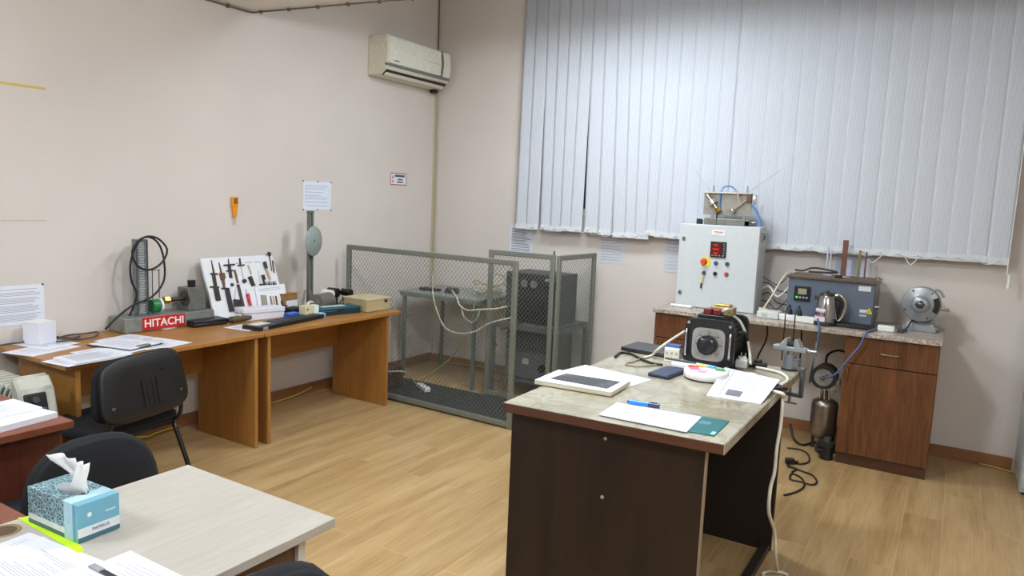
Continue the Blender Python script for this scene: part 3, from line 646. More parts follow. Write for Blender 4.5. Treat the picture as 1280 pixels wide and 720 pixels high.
for k, (x, y) in enumerate(((.36, -1.62), (.33, -1.55), (.3, -1.69))):
    t = thing('spare_part', ('brownish spare part in front of the rotary fittings', 'reddish spare part beside the beige case', 'pale metal spare part behind the teal case')[k], 'part', (x, y, Z), k*.7)
    MB().box((0, 0, .02), (.05, .06, .04), None, .006).build('housing', ('brown', mat((120, 60, 54), .5), 'steel')[k], t); MB().cyl((0, 0, .04), (0, 0, .065), .016, .012, 14).build('stud', 'chrome', t)
# ---- disc stand
ds = thing('disc_stand', 'tall grey stand with a round disc on the beech desk', 'stand', (.23, -1.83, Z), .25)
H_ = .765
MB().box((0, 0, .008), (.10, .15, .016), None, .003).build('base', 'iron', ds)
for dy in (-.03, .02): MB().box((0, dy, H_/2), (.018, .018, H_), None, .002).build('rail', mat((110, 114, 108), .45, .4), ds)
MB().box((0, -.005, H_-.01), (.02, .068, .02)).build('top_bar', mat((110, 114, 108), .45, .4), ds)
MB().box((-.006, -.005, H_/2), (.005, .032, H_-.04)).build('back_strip', mat((150, 154, 150), .45, .4), ds)
mb = MB()
for dy in (-.09, .0): mb.cyl((.0, dy-.02, .016), (0, dy+.02, .16), .007, .007, 10)
mb.build('brace', 'iron', ds)
Td = Matrix.Translation((.03, -.01, .535)) @ Matrix.Rotation(math.pi/2, 4, 'Y')
MB(Td).lathe([(.001, 0), (.113, 0), (.115, .002), (.115, .006), (.113, .008), (.001, .008)], 40).build('disc', mat((150, 160, 158), .4, .1), ds)
MB(Td).cyl((0, 0, -.02), (0, 0, .012), .006, .006, 10).build('hub', 'blackm', ds)
# ================================================================ black visitor chair
vc_ = thing('visitor_chair', 'black visitor chair with its back to us at the beech desk', 'chair', (.86, -3.745, 0), math.radians(103))
def shell(mb, w0, w1, h, d, n=2.6, off=0, bow=.04, seg=28, rows=1):
    """rounded panel in xz, front at y=off, thickness d, bowed about z"""
    pts = []
    for k in range(seg):
        a = 2*math.pi*k/seg; cx = abs(math.cos(a))**(2/n)*math.copysign(1, math.cos(a)); cz = abs(math.sin(a))**(2/n)*math.copysign(1, math.sin(a))
        pts.append((cx, cz))
    vs = []; fs = []
    rings = [(.0, 0), (.55, 0), (.93, 0), (1, .5), (.93, 1), (.55, 1), (0, 1)]
    for s_, t_ in rings:
        for cx, cz in pts:
            x = cx*s_*(w0+(w1-w0)*(cz*s_+1)/2)/2; z = cz*s_*h/2
            vs.append((x, off-d*t_+bow*(x/(w0/2))**2, z))
    n_ = seg
    for j in range(len(rings)-1):
        for k in range(n_): fs.append((j*n_+k, j*n_+(k+1) % n_, (j+1)*n_+(k+1) % n_, (j+1)*n_+k))
    mb.add(vs, fs, True); bmesh.ops.remove_doubles(mb.bm, verts=mb.bm.verts[:], dist=.0005)
    return mb
Tb = Matrix.Translation((0, -.20, .662)) @ Matrix.Rotation(math.radians(-10), 4, 'X')
shell(MB(Tb @ Matrix.Rotation(math.pi, 4, 'Z') @ Matrix.Translation((0, 0, 0))), .58, .48, .315, .04, 4.2, 0, -.035).build('backrest', 'fab', vc_)
mbs = shell(MB(Tb @ Matrix.Translation((0, -.028, 0))), .595, .495, .328, .016, 4.2, 0, .035); mbs.build('back_shell', mat((22, 21, 22), .45), vc_)
mb = MB(Tb @ Matrix.Translation((0, -.044, 0)))
for k in range(4): mb.box((-.045+.03*k, .0, -.04), (.006, .004, .14), None, .001)
mb.box((.10, .002, .06), (.02, .006, .012)); mb.build('shell_rib', mat((26, 25, 26), .4), vc_)
mb = MB(); mb.box((0, .03, .445), (.50, .43, .055), None, .025, None, 4); mb.build('seat', 'fab', vc_)
mb = MB(); mb.box((0, .03, .412), (.44, .40, .014), None, .006); mb.build('seat_shell', 'blackm', vc_)
for sx in (-1, 1):
    mb = MB(); mb.tube([(sx*.235, -.16, .40), (sx*.24, -.24, .2), (sx*.25, -.30, .0)], .0125, 10, 4); mb.build('leg', 'black', vc_)
    mb = MB(); mb.tube([(sx*.235, .17, .40), (sx*.24, .23, .2), (sx*.25, .27, .0)], .0125, 10, 4); mb.build('leg', 'black', vc_)
    mb = MB(); mb.tube([(sx*.2, -.02, .405), (sx*.225, -.16, .41), (sx*.23, -.215, .46), (sx*.21, -.235, .6)], .011, 10, 5); mb.build('back_bar', 'black', vc_)
mb = MB(); mb.tube([(-.235, .17, .40), (.235, .17, .40)], .011, 8, 1); mb.tube([(-.235, -.16, .40), (.235, -.16, .40)], .011, 8, 1); mb.build('seat_frame', 'black', vc_)
# ================================================================ office chairs
def office_chair(label, loc, rz, top, bw, dz=0):
    t = thing('office_chair', label, 'chair', loc, rz, 'black office chairs')
    mb = MB(); mb.box((0, .04, .46+dz), (.48, .46, .085), None, .04, None, 4); mb.build('seat', 'fab', t)
    bh = .40; Tb = Matrix.Translation((0, -.23, top-bh/2)) @ Matrix.Rotation(math.radians(-7), 4, 'X')
    shell(MB(Tb), bw, bw*.84, bh, .075, 2.6, .03, .03).build('backrest', 'fab', t)
    shell(MB(Tb @ Matrix.Translation((0, -.040, 0))), bw*.97, bw*.815, bh*.97, .012, 2.6, 0, .03).build('back_shell', mat((17, 19, 25), .85), t)
    mb = MB(); mb.tube([(0, .0, .40+dz), (0, -.2, .41+dz), (0, -.30, .5), (0, -.285, top-.26)], .02, 8, 4); mb.build('back_bracket', 'black', t)
    MB().cyl((0, 0, .1), (0, 0, .42+dz), .028, .024, 16).build('gas_column', 'black', t)
    for k in range(5):
        a = 2*math.pi*k/5+.3; c, s_ = math.cos(a), math.sin(a)
        mb = MB(); mb.tube([(0.02*c, .02*s_, .115), (.15*c, .15*s_, .1), (.28*c, .28*s_, .075)], .018, 8, 3); lg = mb.build('base_leg', 'black', t)
        mb = MB(); mb.cyl((.28*c-.02*s_, .28*s_+.02*c, .027), (.28*c+.02*s_, .28*s_-.02*c, .027), .027, .027, 14); mb.build('caster', 'rubber', lg)
    return t
office_chair('black office chair between the red-brown desk and the pale desk', (1.895, -4.50, 0), math.radians(84), .835, .46)
office_chair('black office chair whose backrest top shows at the bottom of the picture', (3.13, -4.82, 0), math.radians(82), .893, .44)
# ================================================================ pale desk in front
pd = thing('office_desk', 'pale maple desk with a tissue box in the foreground', 'desk', (2.73, -5.1, 0))
def L_(x, y, z): return (x-2.73, y+5.1, z)
mb = MB(); mb.b2(L_(2.39, -5.8, .724), L_(3.062, -4.363, .75), .002)
tp = mb.build('desktop', ['maple'], pd)
gx = at((4, 664), 'z', .75)
MB().lathe([(.03, .0), (.033, .0015), (.04, .0015), (.041, 0)], 28, Matrix.Translation(L_(gx.x, gx.y, .75))).build('grommet_ring', mat((150, 126, 92), .5), tp)
MB().lathe([(.0005, .0004), (.031, .0006)], 24, Matrix.Translation(L_(gx.x, gx.y, .75))).build('grommet_well', mat((92, 72, 48), .6), tp)
MB().b2(L_(2.42, -4.445, 0), L_(3.005, -4.42, .724), .001).build('side_panel', mat((206, 198, 188), .5), pd)
MB().b2(L_(2.42, -5.75, 0), L_(3.005, -5.725, .724), .001).build('side_panel', mat((206, 198, 188), .5), pd)
MB().b2(L_(2.975, -5.725, .56), L_(2.99, -4.445, .724)).build('modesty_panel', wood('brown_board', (84, 58, 40), (104, 74, 52), 'z'), pd)
# red-brown desk and brown return
rd = thing('office_desk', 'red-brown desk with paper stacks at the left picture edge', 'desk', (1.05, -5.1, 0))
def L2(x, y, z): return (x-1.05, y+5.1, z)
MB().b2(L2(.45, -5.9, .722), L2(1.655, -4.345, .75), .002).build('desktop', 'redwood', rd)
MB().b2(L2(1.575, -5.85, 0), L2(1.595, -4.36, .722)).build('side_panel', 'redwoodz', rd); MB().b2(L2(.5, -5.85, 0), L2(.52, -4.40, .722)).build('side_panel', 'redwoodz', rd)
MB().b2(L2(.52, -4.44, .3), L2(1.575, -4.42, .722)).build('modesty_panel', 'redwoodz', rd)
rt = thing('side_table', 'red-brown desk return abutting the left edge of the pale desk', 'table', (2.06, -5.35, 0))
def L3(x, y, z): return (x-2.06, y+5.35, z)
MB().b2(L3(1.76, -5.9, .722), L3(2.386, -4.85, .75), .002).build('tabletop', 'redwood', rt)
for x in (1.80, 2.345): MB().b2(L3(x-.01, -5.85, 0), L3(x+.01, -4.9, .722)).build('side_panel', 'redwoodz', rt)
# paper stacks, device
lay((72, 522), (0, 541), (25, 503), .30, .215, 'thick lower stack of white paper on the red-brown desk', .7505, 'paper_stack', 0, .022, group=None)
lay((53, 512), (0, 524), (8, 497), .26, .2, 'upper sheaf of white paper on the red-brown desk', .773, 'paper_stack', 10, .01, group=None)
dv = thing('oil_heater', 'beige finned heater with a dark control panel behind the red-brown desk', 'heater', (.76, -4.08, 0), .0)
HM = mat((184, 184, 172), .5)
pf = [(-.03, .08), (.075, .08), (.085, .54), (.05, .67), (.0, .73), (-.03, .73)]
mb = MB(fr(Vector((1, 0, 0)), Vector((0, 0, 1)), Vector((0, -1, 0)), Vector((0, .08, 0)))); mb.prism(pf, .16, None, .012); hs = mb.build('control_housing', HM, dv)
MB().box((.068, -.015, .61), (.014, .10, .095), (0, -.28, 0), .014).build('control_panel', 'black', hs)
MB().cyl((.066, -.02, .625), (.084, -.02, .63), .018, .016, 16).build('dial', 'darkgrey', hs)
for k in range(2): MB().box((.083, .015-.03*k, .58), (.006, .018, .012), (0, -.28, 0)).build('switch', mat((90, 92, 94), .4), hs)
mb = MB(); mb.b2((-.68, -.07, .14), (-.03, .07, .655), .02); mb.build('core', mat((34, 72, 58), .5), dv)
for k in range(12):
    x = -.06-.05*k
    mb = MB(); prf = [(-.085, .12), (-.07, .09), (.07, .09), (.085, .12), (.085, .62), (.06, .68), (-.06, .68), (-.085, .62)]
    mb.prism(prf, .010, fr(Vector((0, 1, 0)), Vector((0, 0, 1)), Vector((1, 0, 0)), Vector((x, 0, 0))), .003); mb.build('fin', HM, dv)
    mb = MB(); mb.box((x-.012, 0, .668), (.028, .13, .014), None, .004); mb.build('fin_cap', HM, dv)
for x in (-.6, -.02): mb = MB(); mb.box((x, 0, .065), (.05, .26, .03), None, .008); mb.cyl((x-.02, -.11, .025), (x+.02, -.11, .025), .025, .025, 14); mb.cyl((x-.02, .11, .025), (x+.02, .11, .025), .025, .025, 14); mb.build('wheel_foot', 'black', dv)
# ---- tissue box
bx = thing('tissue_box', 'blue patterned tissue box on the pale desk', 'tissue box', (2.546, -4.806, .7525), .045)
hw, hd, hh = .1125, .055, .098
MB().b2((-hw, -hd, 0), (hw, hd, hh), .001).build('carton', mat((112, 172, 194), .35, 0, .02), bx)
def face_front(u0, u1, v0, v1, m, nm, o_=.0006): MB().b2((-hw+u0*2*hw, -hd-o_, v0*hh), (-hw+u1*2*hw, -hd, v1*hh)).build(nm, m, bx)
face_front(0, .74, .28, 1, 'floral', 'floral_print'); face_front(0, .74, .12, .28, mat((214, 220, 224), .4), 'white_band', .0007); face_front(0, .74, 0, .12, mat((60, 98, 112), .4), 'dark_band')
face_front(.74, .90, 0, 1, mat((168, 204, 218), .4, 0, .1, 60), 'pale_band', .0008); face_front(.93, .945, 0, 1, mat((60, 140, 160), .4), 'edge_line')
MB().b2((-hw, -hd, hh), (hw*.42, hd, hh+.0006)).build('floral_print', 'floral', bx); MB().b2((hw*.42, -hd, hh), (hw*.78, hd, hh+.0007)).build('pale_band', mat((176, 210, 224), .4), bx)
MB().b2((hw, -hd, .12*hh), (hw+.0006, hd, .36*hh)).build('white_band', mat((222, 226, 228), .4), bx); MB().b2((hw, -hd, 0), (hw+.0006, hd, .12*hh)).build('dark_band', mat((64, 110, 126), .4), bx)
Te = lambda y, z: fr(Vector((0, 1, 0)), Vector((0, 0, 1)), Vector((1, 0, 0)), Vector((hw+.0008, y, z*hh)))
text('lettering', 'PAPIRUS', .0125, mat((70, 66, 130), .4), Te(.004, .245), bx, 'purple lettering'); MB().b2((hw+.0006, -.03, .62*hh), (hw+.001, -.02, .73*hh)).build('white_mark', 'white', bx)
MB().b2((hw+.0006, .016, .6*hh), (hw+.001, .044, .645*hh)).build('caption', mat((200, 220, 228), .4), bx)
MB().lathe([(.0005, 0), (.045, 0), (.046, .0008)], 28, Matrix.Translation((0, 0, hh+.0007)) @ Matrix.Diagonal((1.3, .55, 1, 1))).build('opening_film', mat((150, 160, 164), .2), bx)
# pulled-up tissue: a crumpled sheet
ti = thing('tissue', 'white tissue pulled up out of the blue tissue box', 'tissue', (2.552, -4.802, .7525+hh+.0015), .3); ti.scale = (1.2, 1.2, 1.15)
def tis(mb, prof, wd, ph, amp):
    vs = []; fs = []; n = 14; rows = len(prof)
    for j, (yy, zz, ww, xo) in enumerate(prof):
        for i in range(n+1):
            u = i/n-.5; t = j/(rows-1)
            vs.append((xo+u*ww, yy+amp*math.sin(u*9+ph+t*1.5)*(.3+t*.7), zz+amp*.4*math.cos(u*7+ph)*t))
    q = n+1
    for j in range(rows-1):
        for i in range(n): fs.append((j*q+i, j*q+i+1, (j+1)*q+i+1, (j+1)*q+i))
    mb.add(vs, fs, True)
mb = MB(); tis(mb, [(0, -.004, .06, .01), (.004, .012, .042, .008), (.006, .03, .034, .004), (.0, .05, .05, -.012), (-.008, .068, .072, -.022), (-.012, .082, .075, -.024)], 0, .4, .006)
o = mb.build('fold', mat((240, 240, 242), .8, 0, .01), ti, None); o.modifiers.new('t', 'SOLIDIFY').thickness = .0008
mb = MB(); tis(mb, [(-.012, -.004, .05, .018), (-.014, .014, .04, .022), (-.012, .032, .032, .024), (-.008, .05, .03, .026), (-.006, .068, .028, .027)], 0, 1.8, .005)
o = mb.build('fold', mat((240, 240, 242), .8, 0, .01), ti); o.modifiers.new('t', 'SOLIDIFY').thickness = .0008
mb = MB(); q4 = [at(p, 'z', .7503) for p in ((22, 648), (97.5, 692), (106, 689), (62, 642))]
mb.prism([(p.x, p.y) for p in q4], .0016, Matrix.Translation((0, 0, .7503))); mb.build('folder', mat((196, 236, 20), .5), None, 'neon green folder lying under the tissue box', 'folder')
# sheets on the pale desk
lay((37, 666), (0, 680), (70, 684), .3, .3, 'printed sheet beside the desk grommet on the pale desk', .7503, group='papers on the pale desk', lines=24, t=.0016)
lay((54, 671), (105, 702), (20, 690), .297, .21, 'printed sheet with a block of text close to the neon folder', .7525, group='papers on the pale desk', lines=24, t=.0016, ragged=.6)
lay((115, 702), (60, 722), (140, 725), .3, .21, 'printed sheet between the text sheet and the dark-edged pad', .7545, group='papers on the pale desk', lines=22, t=.0016)
c_, x_, y_ = sheet_frame((163, 690), (222, 719), (132, 701), .7565)
np_ = thing('notepad', 'white notepad with a dark clamp strip at the near desk edge', 'notepad', c_)
if x_.cross(y_).z < 0: c2 = x_*.21; xx = -x_
else: c2 = Vector(); xx = x_
paper('sheets', fr(xx, y_, Vector((0, 0, 1)), c2), .21, .15, None, None, .004, 9, ('paper', 'ink'), None, np_, t=.0016)
T = fr(xx, y_, Vector((0, 0, 1)), c2); MB(T).b2((0, .088, .004), (.19, .102, .008), .001).build('clamp_strip', mat((50, 52, 54), .4), np_); MB(T).b2((.165, .087, .0042), (.21, .103, .009), .001).build('clamp_tip', mat((150, 154, 158), .4), np_)
# ================================================================ mesh cage
def mesh_panel(name, label, p0, p1, H, tube=.04, rc=.035, pitch=.036, wr=.0016):
    """framed diamond mesh from floor point p0 to p1"""
    p0, p1 = Vector((*p0, 0)), Vector((*p1, 0)); x = (p1-p0).normalized(); L = (p1-p0).length; y = Vector((0, 0, 1)).cross(x)
    root = thing(name, label, 'cage panel', (p0+p1)/2, math.atan2(x.y, x.x))
    h = tube/2; mb = MB()
    def bar(lo, hi): mb.b2(lo, hi, .005)
    bar((-L/2, -h*.7, .0), (-L/2+tube, h*.7, H)); bar((L/2-tube, -h*.7, .0), (L/2, h*.7, H))
    bar((-L/2+tube*.9, -h*.7, H-tube), (L/2-tube*.9, h*.7, H)); bar((-L/2+tube*.9, -h*.7, .012), (L/2-tube*.9, h*.7, .012+tube))
    mb.build('frame', 'cagegrey', root)
    a0, a1, b0, b1 = -L/2+tube*.6, L/2-tube*.6, tube*.8, H-tube*.6; W_, H2 = a1-a0, b1-b0
    mb = MB(); k3 = .66                    # wires lean: the diamonds are taller than wide
    dx = H2*k3*1.35
    for sg in (1, -1):
        off = (-.0012)*sg; n = int((W_+dx)/pitch)+1
        for i in range(n+1):
            s0 = -dx + i*pitch if sg > 0 else i*pitch      # x at bottom
            xb, xt = s0, s0+sg*dx; zb, zt = 0., H2
            for lim in (0, W_):
                pass
            # clip to 0..W_
            def zt_at(xv): return (xv-s0)/(sg*dx)*H2
            lo, hi = 0., H2
            za, zb_ = zt_at(0), zt_at(W_)
            lo = max(lo, min(za, zb_)); hi = min(hi, max(za, zb_))
            if hi-lo < .01: continue
            q0 = Vector((a0+s0+sg*dx*lo/H2, off, b0+lo)); q1 = Vector((a0+s0+sg*dx*hi/H2, off, b0+hi))
            mb.cyl(q0, q1, wr, wr, 4, False, True)
    mb.build('wire_mesh', 'wire', root)
    return root
fp = mesh_panel('cage_panel', 'long low mesh panel along the front of the cage', (.135, -1.333), (1.846, -1.395), 1.236)
g2 = mesh_panel('cage_panel', 'narrow mesh gate in front of the black power supplies', (1.165, -.735), (1.79, -.735), 1.245)
g3 = mesh_panel('cage_panel', 'mesh side panel running back to the window wall', (1.815, -.735), (1.845, -.11), 1.24)
for z in (.25, 1.0): MB().cyl((.322, 0, z-.03), (.322, 0, z+.03), .008, .008, 10).build('hinge', 'darkgrey', g2)
MB().cyl((.30, 0, 1.245), (.30, 0, 1.275), .007, .005, 10).build('pin', 'blackm', g2)
# mats
rm = mat((48, 50, 50), .85, 0, .18, 60)
for x0, x1, lb in ((.25, 1.02, 'left grey rubber mat inside the cage'), (1.025, 1.80, 'right grey rubber mat inside the cage')):
    MB().b2((x0, -1.375, .001), (x1, -.765, .014), .002).build('rubber_mat', rm, None, lb, 'mat')
# shelf table
ct = thing('metal_table', 'thin-legged grey metal table in the back corner of the cage', 'table', (.62, -.38, 0))
def C1(x, y, z): return (x-.62, y+.38, z)
MB().b2(C1(.16, -.70, .785), C1(1.06, -.06, .80), .002).build('tabletop', mat((142, 150, 146), .4, .1), ct)
for x in (.22, 1.0):
    for y in (-.68, -.1):
        MB().b2(C1(x-.014, y-.014, 0), C1(x+.014, y+.014, .785), .002).build('leg', mat((104, 116, 112), .45, .2), ct)
mb = MB()
for y in (-.69, -.08): mb.b2(C1(.18, y-.01, .755), C1(1.04, y+.01, .785))
for x in (.18, 1.04): mb.b2(C1(x-.01, -.68, .755), C1(x+.01, -.08, .785))
mb.build('top_frame', mat((120, 130, 126), .45, .2), ct)
# on the table: black cloth-like pouch and relay
mb = MB()
rg = random.Random(2)
for k in range(9): mb.sphere((.27+.022*k+rg.uniform(-.01, .01), -.5+.03*math.sin(k*1.7), .812), .026, 8, (1.2, 1.1, .5))
mb.build('tool_pouch', 'blackm', None, 'crumpled black tool pouch at the left of the cage table', 'pouch')
rl = thing('relay', 'small dark relay block on the cage table with white leads', 'relay', (.62, -.5, .80), .1)
MB().box((0, 0, .02), (.12, .06, .04), None, .004).build('base', mat((70, 58, 56), .5), rl)
for k in range(3): MB().box((-.035+.035*k, 0, .045), (.02, .04, .014), None, .002).build('terminal', 'brass' if k == 1 else 'darkgrey', rl)
wl = mat((216, 208, 186), .5)
def cable(name, pts, r, m, label, sub=6): 
    mb = MB(); mb.tube(pts, r, 8, sub); return mb.build(name, m, None, label, 'cable')
P = lambda px, y: at(px, 'y', y)
cable('cable', [P((541, 343), -.05), at((541, 356), 'z', .809), P((541, 366), -.712), P((545, 385), -.73), P((556, 409), -.74), P((575, 417), -.78), P((595, 414), -.78), P((612, 404), -.78), P((640, 397), -.76)], .0065, wl, 'long white cable drooping in front of the cage table')
cable('cable', [(.63, -.52, .83), P((571, 372), -.72), P((575, 382), -.76), P((585, 388), -.78), P((598, 387), -.78), P((620, 386), -.78), P((634, 383), -.78)], .0065, wl, 'white lead from the relay block towards the power supplies')
cable('cable', [P((577, 386), -.73), P((580, 396), -.75), P((590, 403), -.76), P((597, 396), -.77), P((600, 386), -.77)], .005, wl, 'short white lead looping below the cage table edge')
rg = random.Random(11)
for k, c in enumerate(((wl, 'cream'), (mat((176, 164, 110), .5), 'dull yellow'), (mat((150, 140, 130), .5), 'grey'), (wl, 'whitish'))):
    cx, cy_ = .98-.02*k, -.45+.05*k; pts = []
    for t in range(14):
        a = t*.95+k; pts.append((cx+.17*math.cos(a)*rg.uniform(.6, 1), cy_+.1*math.sin(a), .812+.012*t*rg.uniform(.5, 1.2)))
    cable('cable', pts, .005, c[0], c[1]+' wire in the tangle at the right end of the cage table')
# stand with the two instruments
st = thing('angle_stand', 'grey angle-iron stand holding the upper power supply', 'stand', (1.51, -.36, 0))
def C2(x, y, z): return (x-1.51, y+.36, z)
MB().b2(C2(1.17, -.64, .615), C2(1.80, -.10, .63)).build('top_plate', mat((110, 114, 112), .45, .2), st)
mb = MB()
for y in (-.64, -.10): mb.b2(C2(1.17, y-.012, .585), C2(1.80, y+.012, .63), .002)
for x in (1.17, 1.79): mb.b2(C2(x-.012, -.64, .585), C2(x+.012, -.10, .63), .002)
mb.build('top_frame', mat((100, 104, 102), .45, .2), st)
for x in (1.175, 1.785):
    for y in (-.635, -.11): MB().b2(C2(x-.016, y-.016, 0), C2(x+.016, y+.016, .60), .002).build('leg', mat((100, 104, 102), .45, .2), st)
MB().b2(C2(1.19, -.6, .13), C2(1.77, -.12, .145)).build('lower_shelf', mat((96, 98, 96), .5, .2), st)
up = thing('power_supply', 'dark power supply with two round dials, on top of the angle-iron stand', 'power supply', (1.47, -.36, .63))
MB().box((0, 0, .215), (.50, .36, .42), None, .006).build('housing', mat((54, 56, 58), .5, 0, .08), up)
MB().box((0, -.182, .215), (.48, .01, .40), None, .003).build('front_panel', mat((44, 46, 48), .5), up)
for x in (-.06, .035):
    Tg = fr(Vector((1, 0, 0)), Vector((0, 0, 1)), Vector((0, -1, 0)), Vector((x, -.187, .335)))
    dl = MB(Tg).cyl((0, 0, 0), (0, 0, .012), .044, .044, 28).build('dial', 'black', up)
    mb = MB(Tg); mb.cyl((0, .004, .012), (0, .004, .0135), .033, .033, 24); mb.m(1); mb.box((.008, .012, .0145), (.003, .04, .001), (0, 0, -.7)); mb.build('dial_face', [mat((120, 122, 118), .4), 'black'], dl)
mb = MB()
for k in range(10): mb.box((0, -.188, .05+.018*k), (.3, .003, .008))
mb.build('vent', 'black', up)
for x in (.15, .2): MB().cyl((x, -.187, .33), (x, -.205, .33), .016, .014, 16).build('knob', 'black', up)
MB().box((.16, -.188, .385), (.05, .002, .022)).build('label_plate', mat((160, 160, 156), .4), up)
lo = thing('power_supply', 'grey perforated power supply on the lower shelf of the angle-iron stand', 'power supply', (1.47, -.36, .145))
MB().box((0, 0, .21), (.46, .36, .415), None, .006).build('housing', mat((84, 86, 88), .5, 0, .08), lo)
MB().box((0, -.182, .12), (.44, .008, .22), None, .003).build('front_panel', mat((100, 102, 104), .45), lo)
mb = MB()
for k in range(7):
    for j in range(14): mb.box((-.2+.03*j, -.181, .26+.022*k), (.019, .003, .012))
mb.build('perforated_grille', 'black', lo)
MB().box((-.02, -.189, .16), (.06, .006, .05), None, .002).build('socket', mat((190, 186, 170), .4), lo); MB().cyl((.14, -.186, .12), (.14, -.2, .12), .035, .03, 20).build('round_socket', 'black', lo); MB().box((-.15, -.188, .17), (.05, .004, .06)).build('switch_plate', mat((60, 62, 64), .4), lo)
cable('cable', [P((678, 380), -.56), P((668, 395), -.68), P((655, 402), -.69), P((640, 408), -.68), P((625, 412), -.60)], .005, 'black', 'black lead hanging in front of the upper power supply')
cable('cable', [P((622, 430), -.56), P((612, 437), -.6), P((611, 448), -.62), P((618, 457), -.6), P((628, 458), -.56)], .006, 'black', 'black lead curled at the left of the lower power supply')
# basket, power strip and floor cables
bk = thing('wicker_box', 'brown woven box on the floor behind the beech desk end', 'box', (.36, -1.13, .014), .1)
mb = MB(); mb.box((0, 0, .09), (.24, .3, .18), None, .012)
mb.build('body', wood('woven_brown', (52, 34, 28), (92, 62, 48), 'y', .8, 30), bk)
mb = MB()
for k in range(6): mb.box((0, 0, .02+.028*k), (.246, .306, .006), None, .002)
mb.build('woven_band', mat((70, 46, 38), .8, 0, .2, 90), bk)
ps = thing('power_strip', 'white power strip lying on the left cage mat', 'power strip', at((529, 487), 'z', .014), -.5)
MB().box((0, 0, .02), (.2, .055, .04), None, .008).build('body', 'white', ps)
for k in range(3): MB().cyl((-.06+.06*k, 0, .04), (-.06+.06*k, 0, .0405), .018, .018, 16).build('socket', mat((190, 190, 186), .4), ps)
cable('cable', [(.37, -1.30, .16), at((500, 464), 'z', .20), at((512, 470), 'z', .1), at((519, 478), 'z', .02), at((524, 484), 'z', .02)], .006, wl, 'white lead of the power strip on the cage mat')
cable('cable', [at((520, 478), 'z', .006), at((545, 462), 'z', .05), at((565, 446), 'z', .15), at((576, 430), 'z', .3), P((583, 418), -.1)], .007, 'yellowc', 'yellow cable rising diagonally behind the cage table')
cable('cable', [P((552, 452), -.03), P((575, 455), -.03), P((600, 458), -.03), P((620, 461), -.03)], .006, 'yellowc', 'yellow cable running along the window wall baseboard in the cage')
cable('cable', [(.03, -1.62, .05), (.04, -1.8, .02), (.06, -2.2, .01), (.12, -2.45, .01), (.14, -2.62, .012)], .006, 'yellowc', 'yellow cable along the left baseboard under the second beech desk')
cable('cable', [(.03, -2.82, .02), (.05, -3.0, .02), (.10, -3.1, .03), (.05, -3.25, .05), (.1, -3.15, .02), (.03, -3.35, .02)], .006, 'yellowc', 'tangled yellow cable on the floor behind the visitor chair')
cable('cable', [(.03, -2.86, .42), (.04, -2.85, .3), (.03, -2.9, .15), (.02, -2.98, .05)], .004, 'yellowc', 'thin yellow cable hanging on the wall under the first beech desk')
cable('cable', [(4.75, -.03, .012), (4.9, -.06, .01), (5.2, -.2, .01)], .005, 'yellowc', 'thin yellow cable on the floor along the right baseboard')
# ================================================================ counter by the window
ZC2 = .905
wt = MB(); wt.b2((2.585, -.645, .872), (4.462, -.004, ZC2), .004)
wt.build('worktop', 'speckle', None, 'long speckled stone-look worktop along the window wall', 'worktop')
def cabinet(label, x0, x1, handle_x, dz=.685):
    c = thing('base_cabinet', label, 'cabinet', ((x0+x1)/2, -.31, 0)); W_ = x1-x0
    mb = MB(); mb.b2((-W_/2, -.28, .075), (-W_/2+.018, .29, .871)).b2((W_/2-.018, -.28, .075), (W_/2, .29, .871)).b2((-W_/2+.018, .27, .075), (W_/2-.018, .29, .871)).b2((-W_/2+.018, -.28, .075), (W_/2-.018, .27, .093)).b2((-W_/2+.018, -.28, .853), (W_/2-.018, .27, .871))
    mb.build('carcass', 'walnut', c)
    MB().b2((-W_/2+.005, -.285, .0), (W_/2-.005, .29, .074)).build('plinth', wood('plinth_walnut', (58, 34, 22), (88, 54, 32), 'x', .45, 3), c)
    d = MB().b2((-W_/2+.002, -.302, dz+.003), (W_/2-.002, -.283, .866), .002).build('drawer', 'walnut', c)
    mb = MB(); hx = handle_x; mb.tube([(hx-.055, -.303, .775), (hx-.05, -.322, .775), (hx, -.328, .775), (hx+.05, -.322, .775), (hx+.055, -.303, .775)], .005, 8, 4); mb.build('handle', mat((150, 130, 100), .3, .8), d)
    d = MB().b2((-W_/2+.002, -.302, .078), (W_/2-.002, -.283, dz-.003), .002).build('door', 'walnut', c)
    mb = MB(); mb.tube([(-W_/2+.03, -.303, dz-.03), (-W_/2+.03, -.322, dz-.045), (-W_/2+.03, -.322, dz-.10), (-W_/2+.03, -.303, dz-.115)], .0045, 8, 4); mb.build('handle', mat((130, 104, 74), .3, .8), d)
    return c
cabinet('walnut base cabinet at the left end of the counter, under the switch cabinet', 2.595, 3.06, .12)
cabinet('walnut base cabinet at the right end of the counter, under the bench grinder', 3.915, 4.452, 0)
# ---- switch cabinet
sb = thing('switch_cabinet', 'white electrical switch cabinet with buttons on the counter', 'switch cabinet', (2.96, -.26, ZC2)); EW, EH, ED = .60, .625, .20
ztop = at((890, 281), 'y', -.36).z; EH = ztop-ZC2
MB().box((0, 0.008, EH/2), (EW, ED-.016, EH), None, .004).build('housing', 'encl', sb)
FY = -ED/2
MB().box((0, FY-.004, EH/2), (EW-.004, .022, EH-.004), None, .005).build('door', 'encl', sb); FY -= .0152
def E_(px): q = at(px, 'y', -.26+FY); return (q.x-2.96, q.z-ZC2)
TE = lambda x, z: fr(Vector((1, 0, 0)), Vector((0, 0, 1)), Vector((0, -1, 0)), Vector((x, FY, z)))
for p in ((855, 298), (850, 365)):
    x, z = E_(p); MB(TE(x, z)).cyl((0, 0, 0), (0, 0, .008), .016, .014, 16).build('lock', 'steel', sb); MB(TE(x, z)).box((0, 0, .009), (.004, .018, .003)).build('lock_slot', 'black', sb)
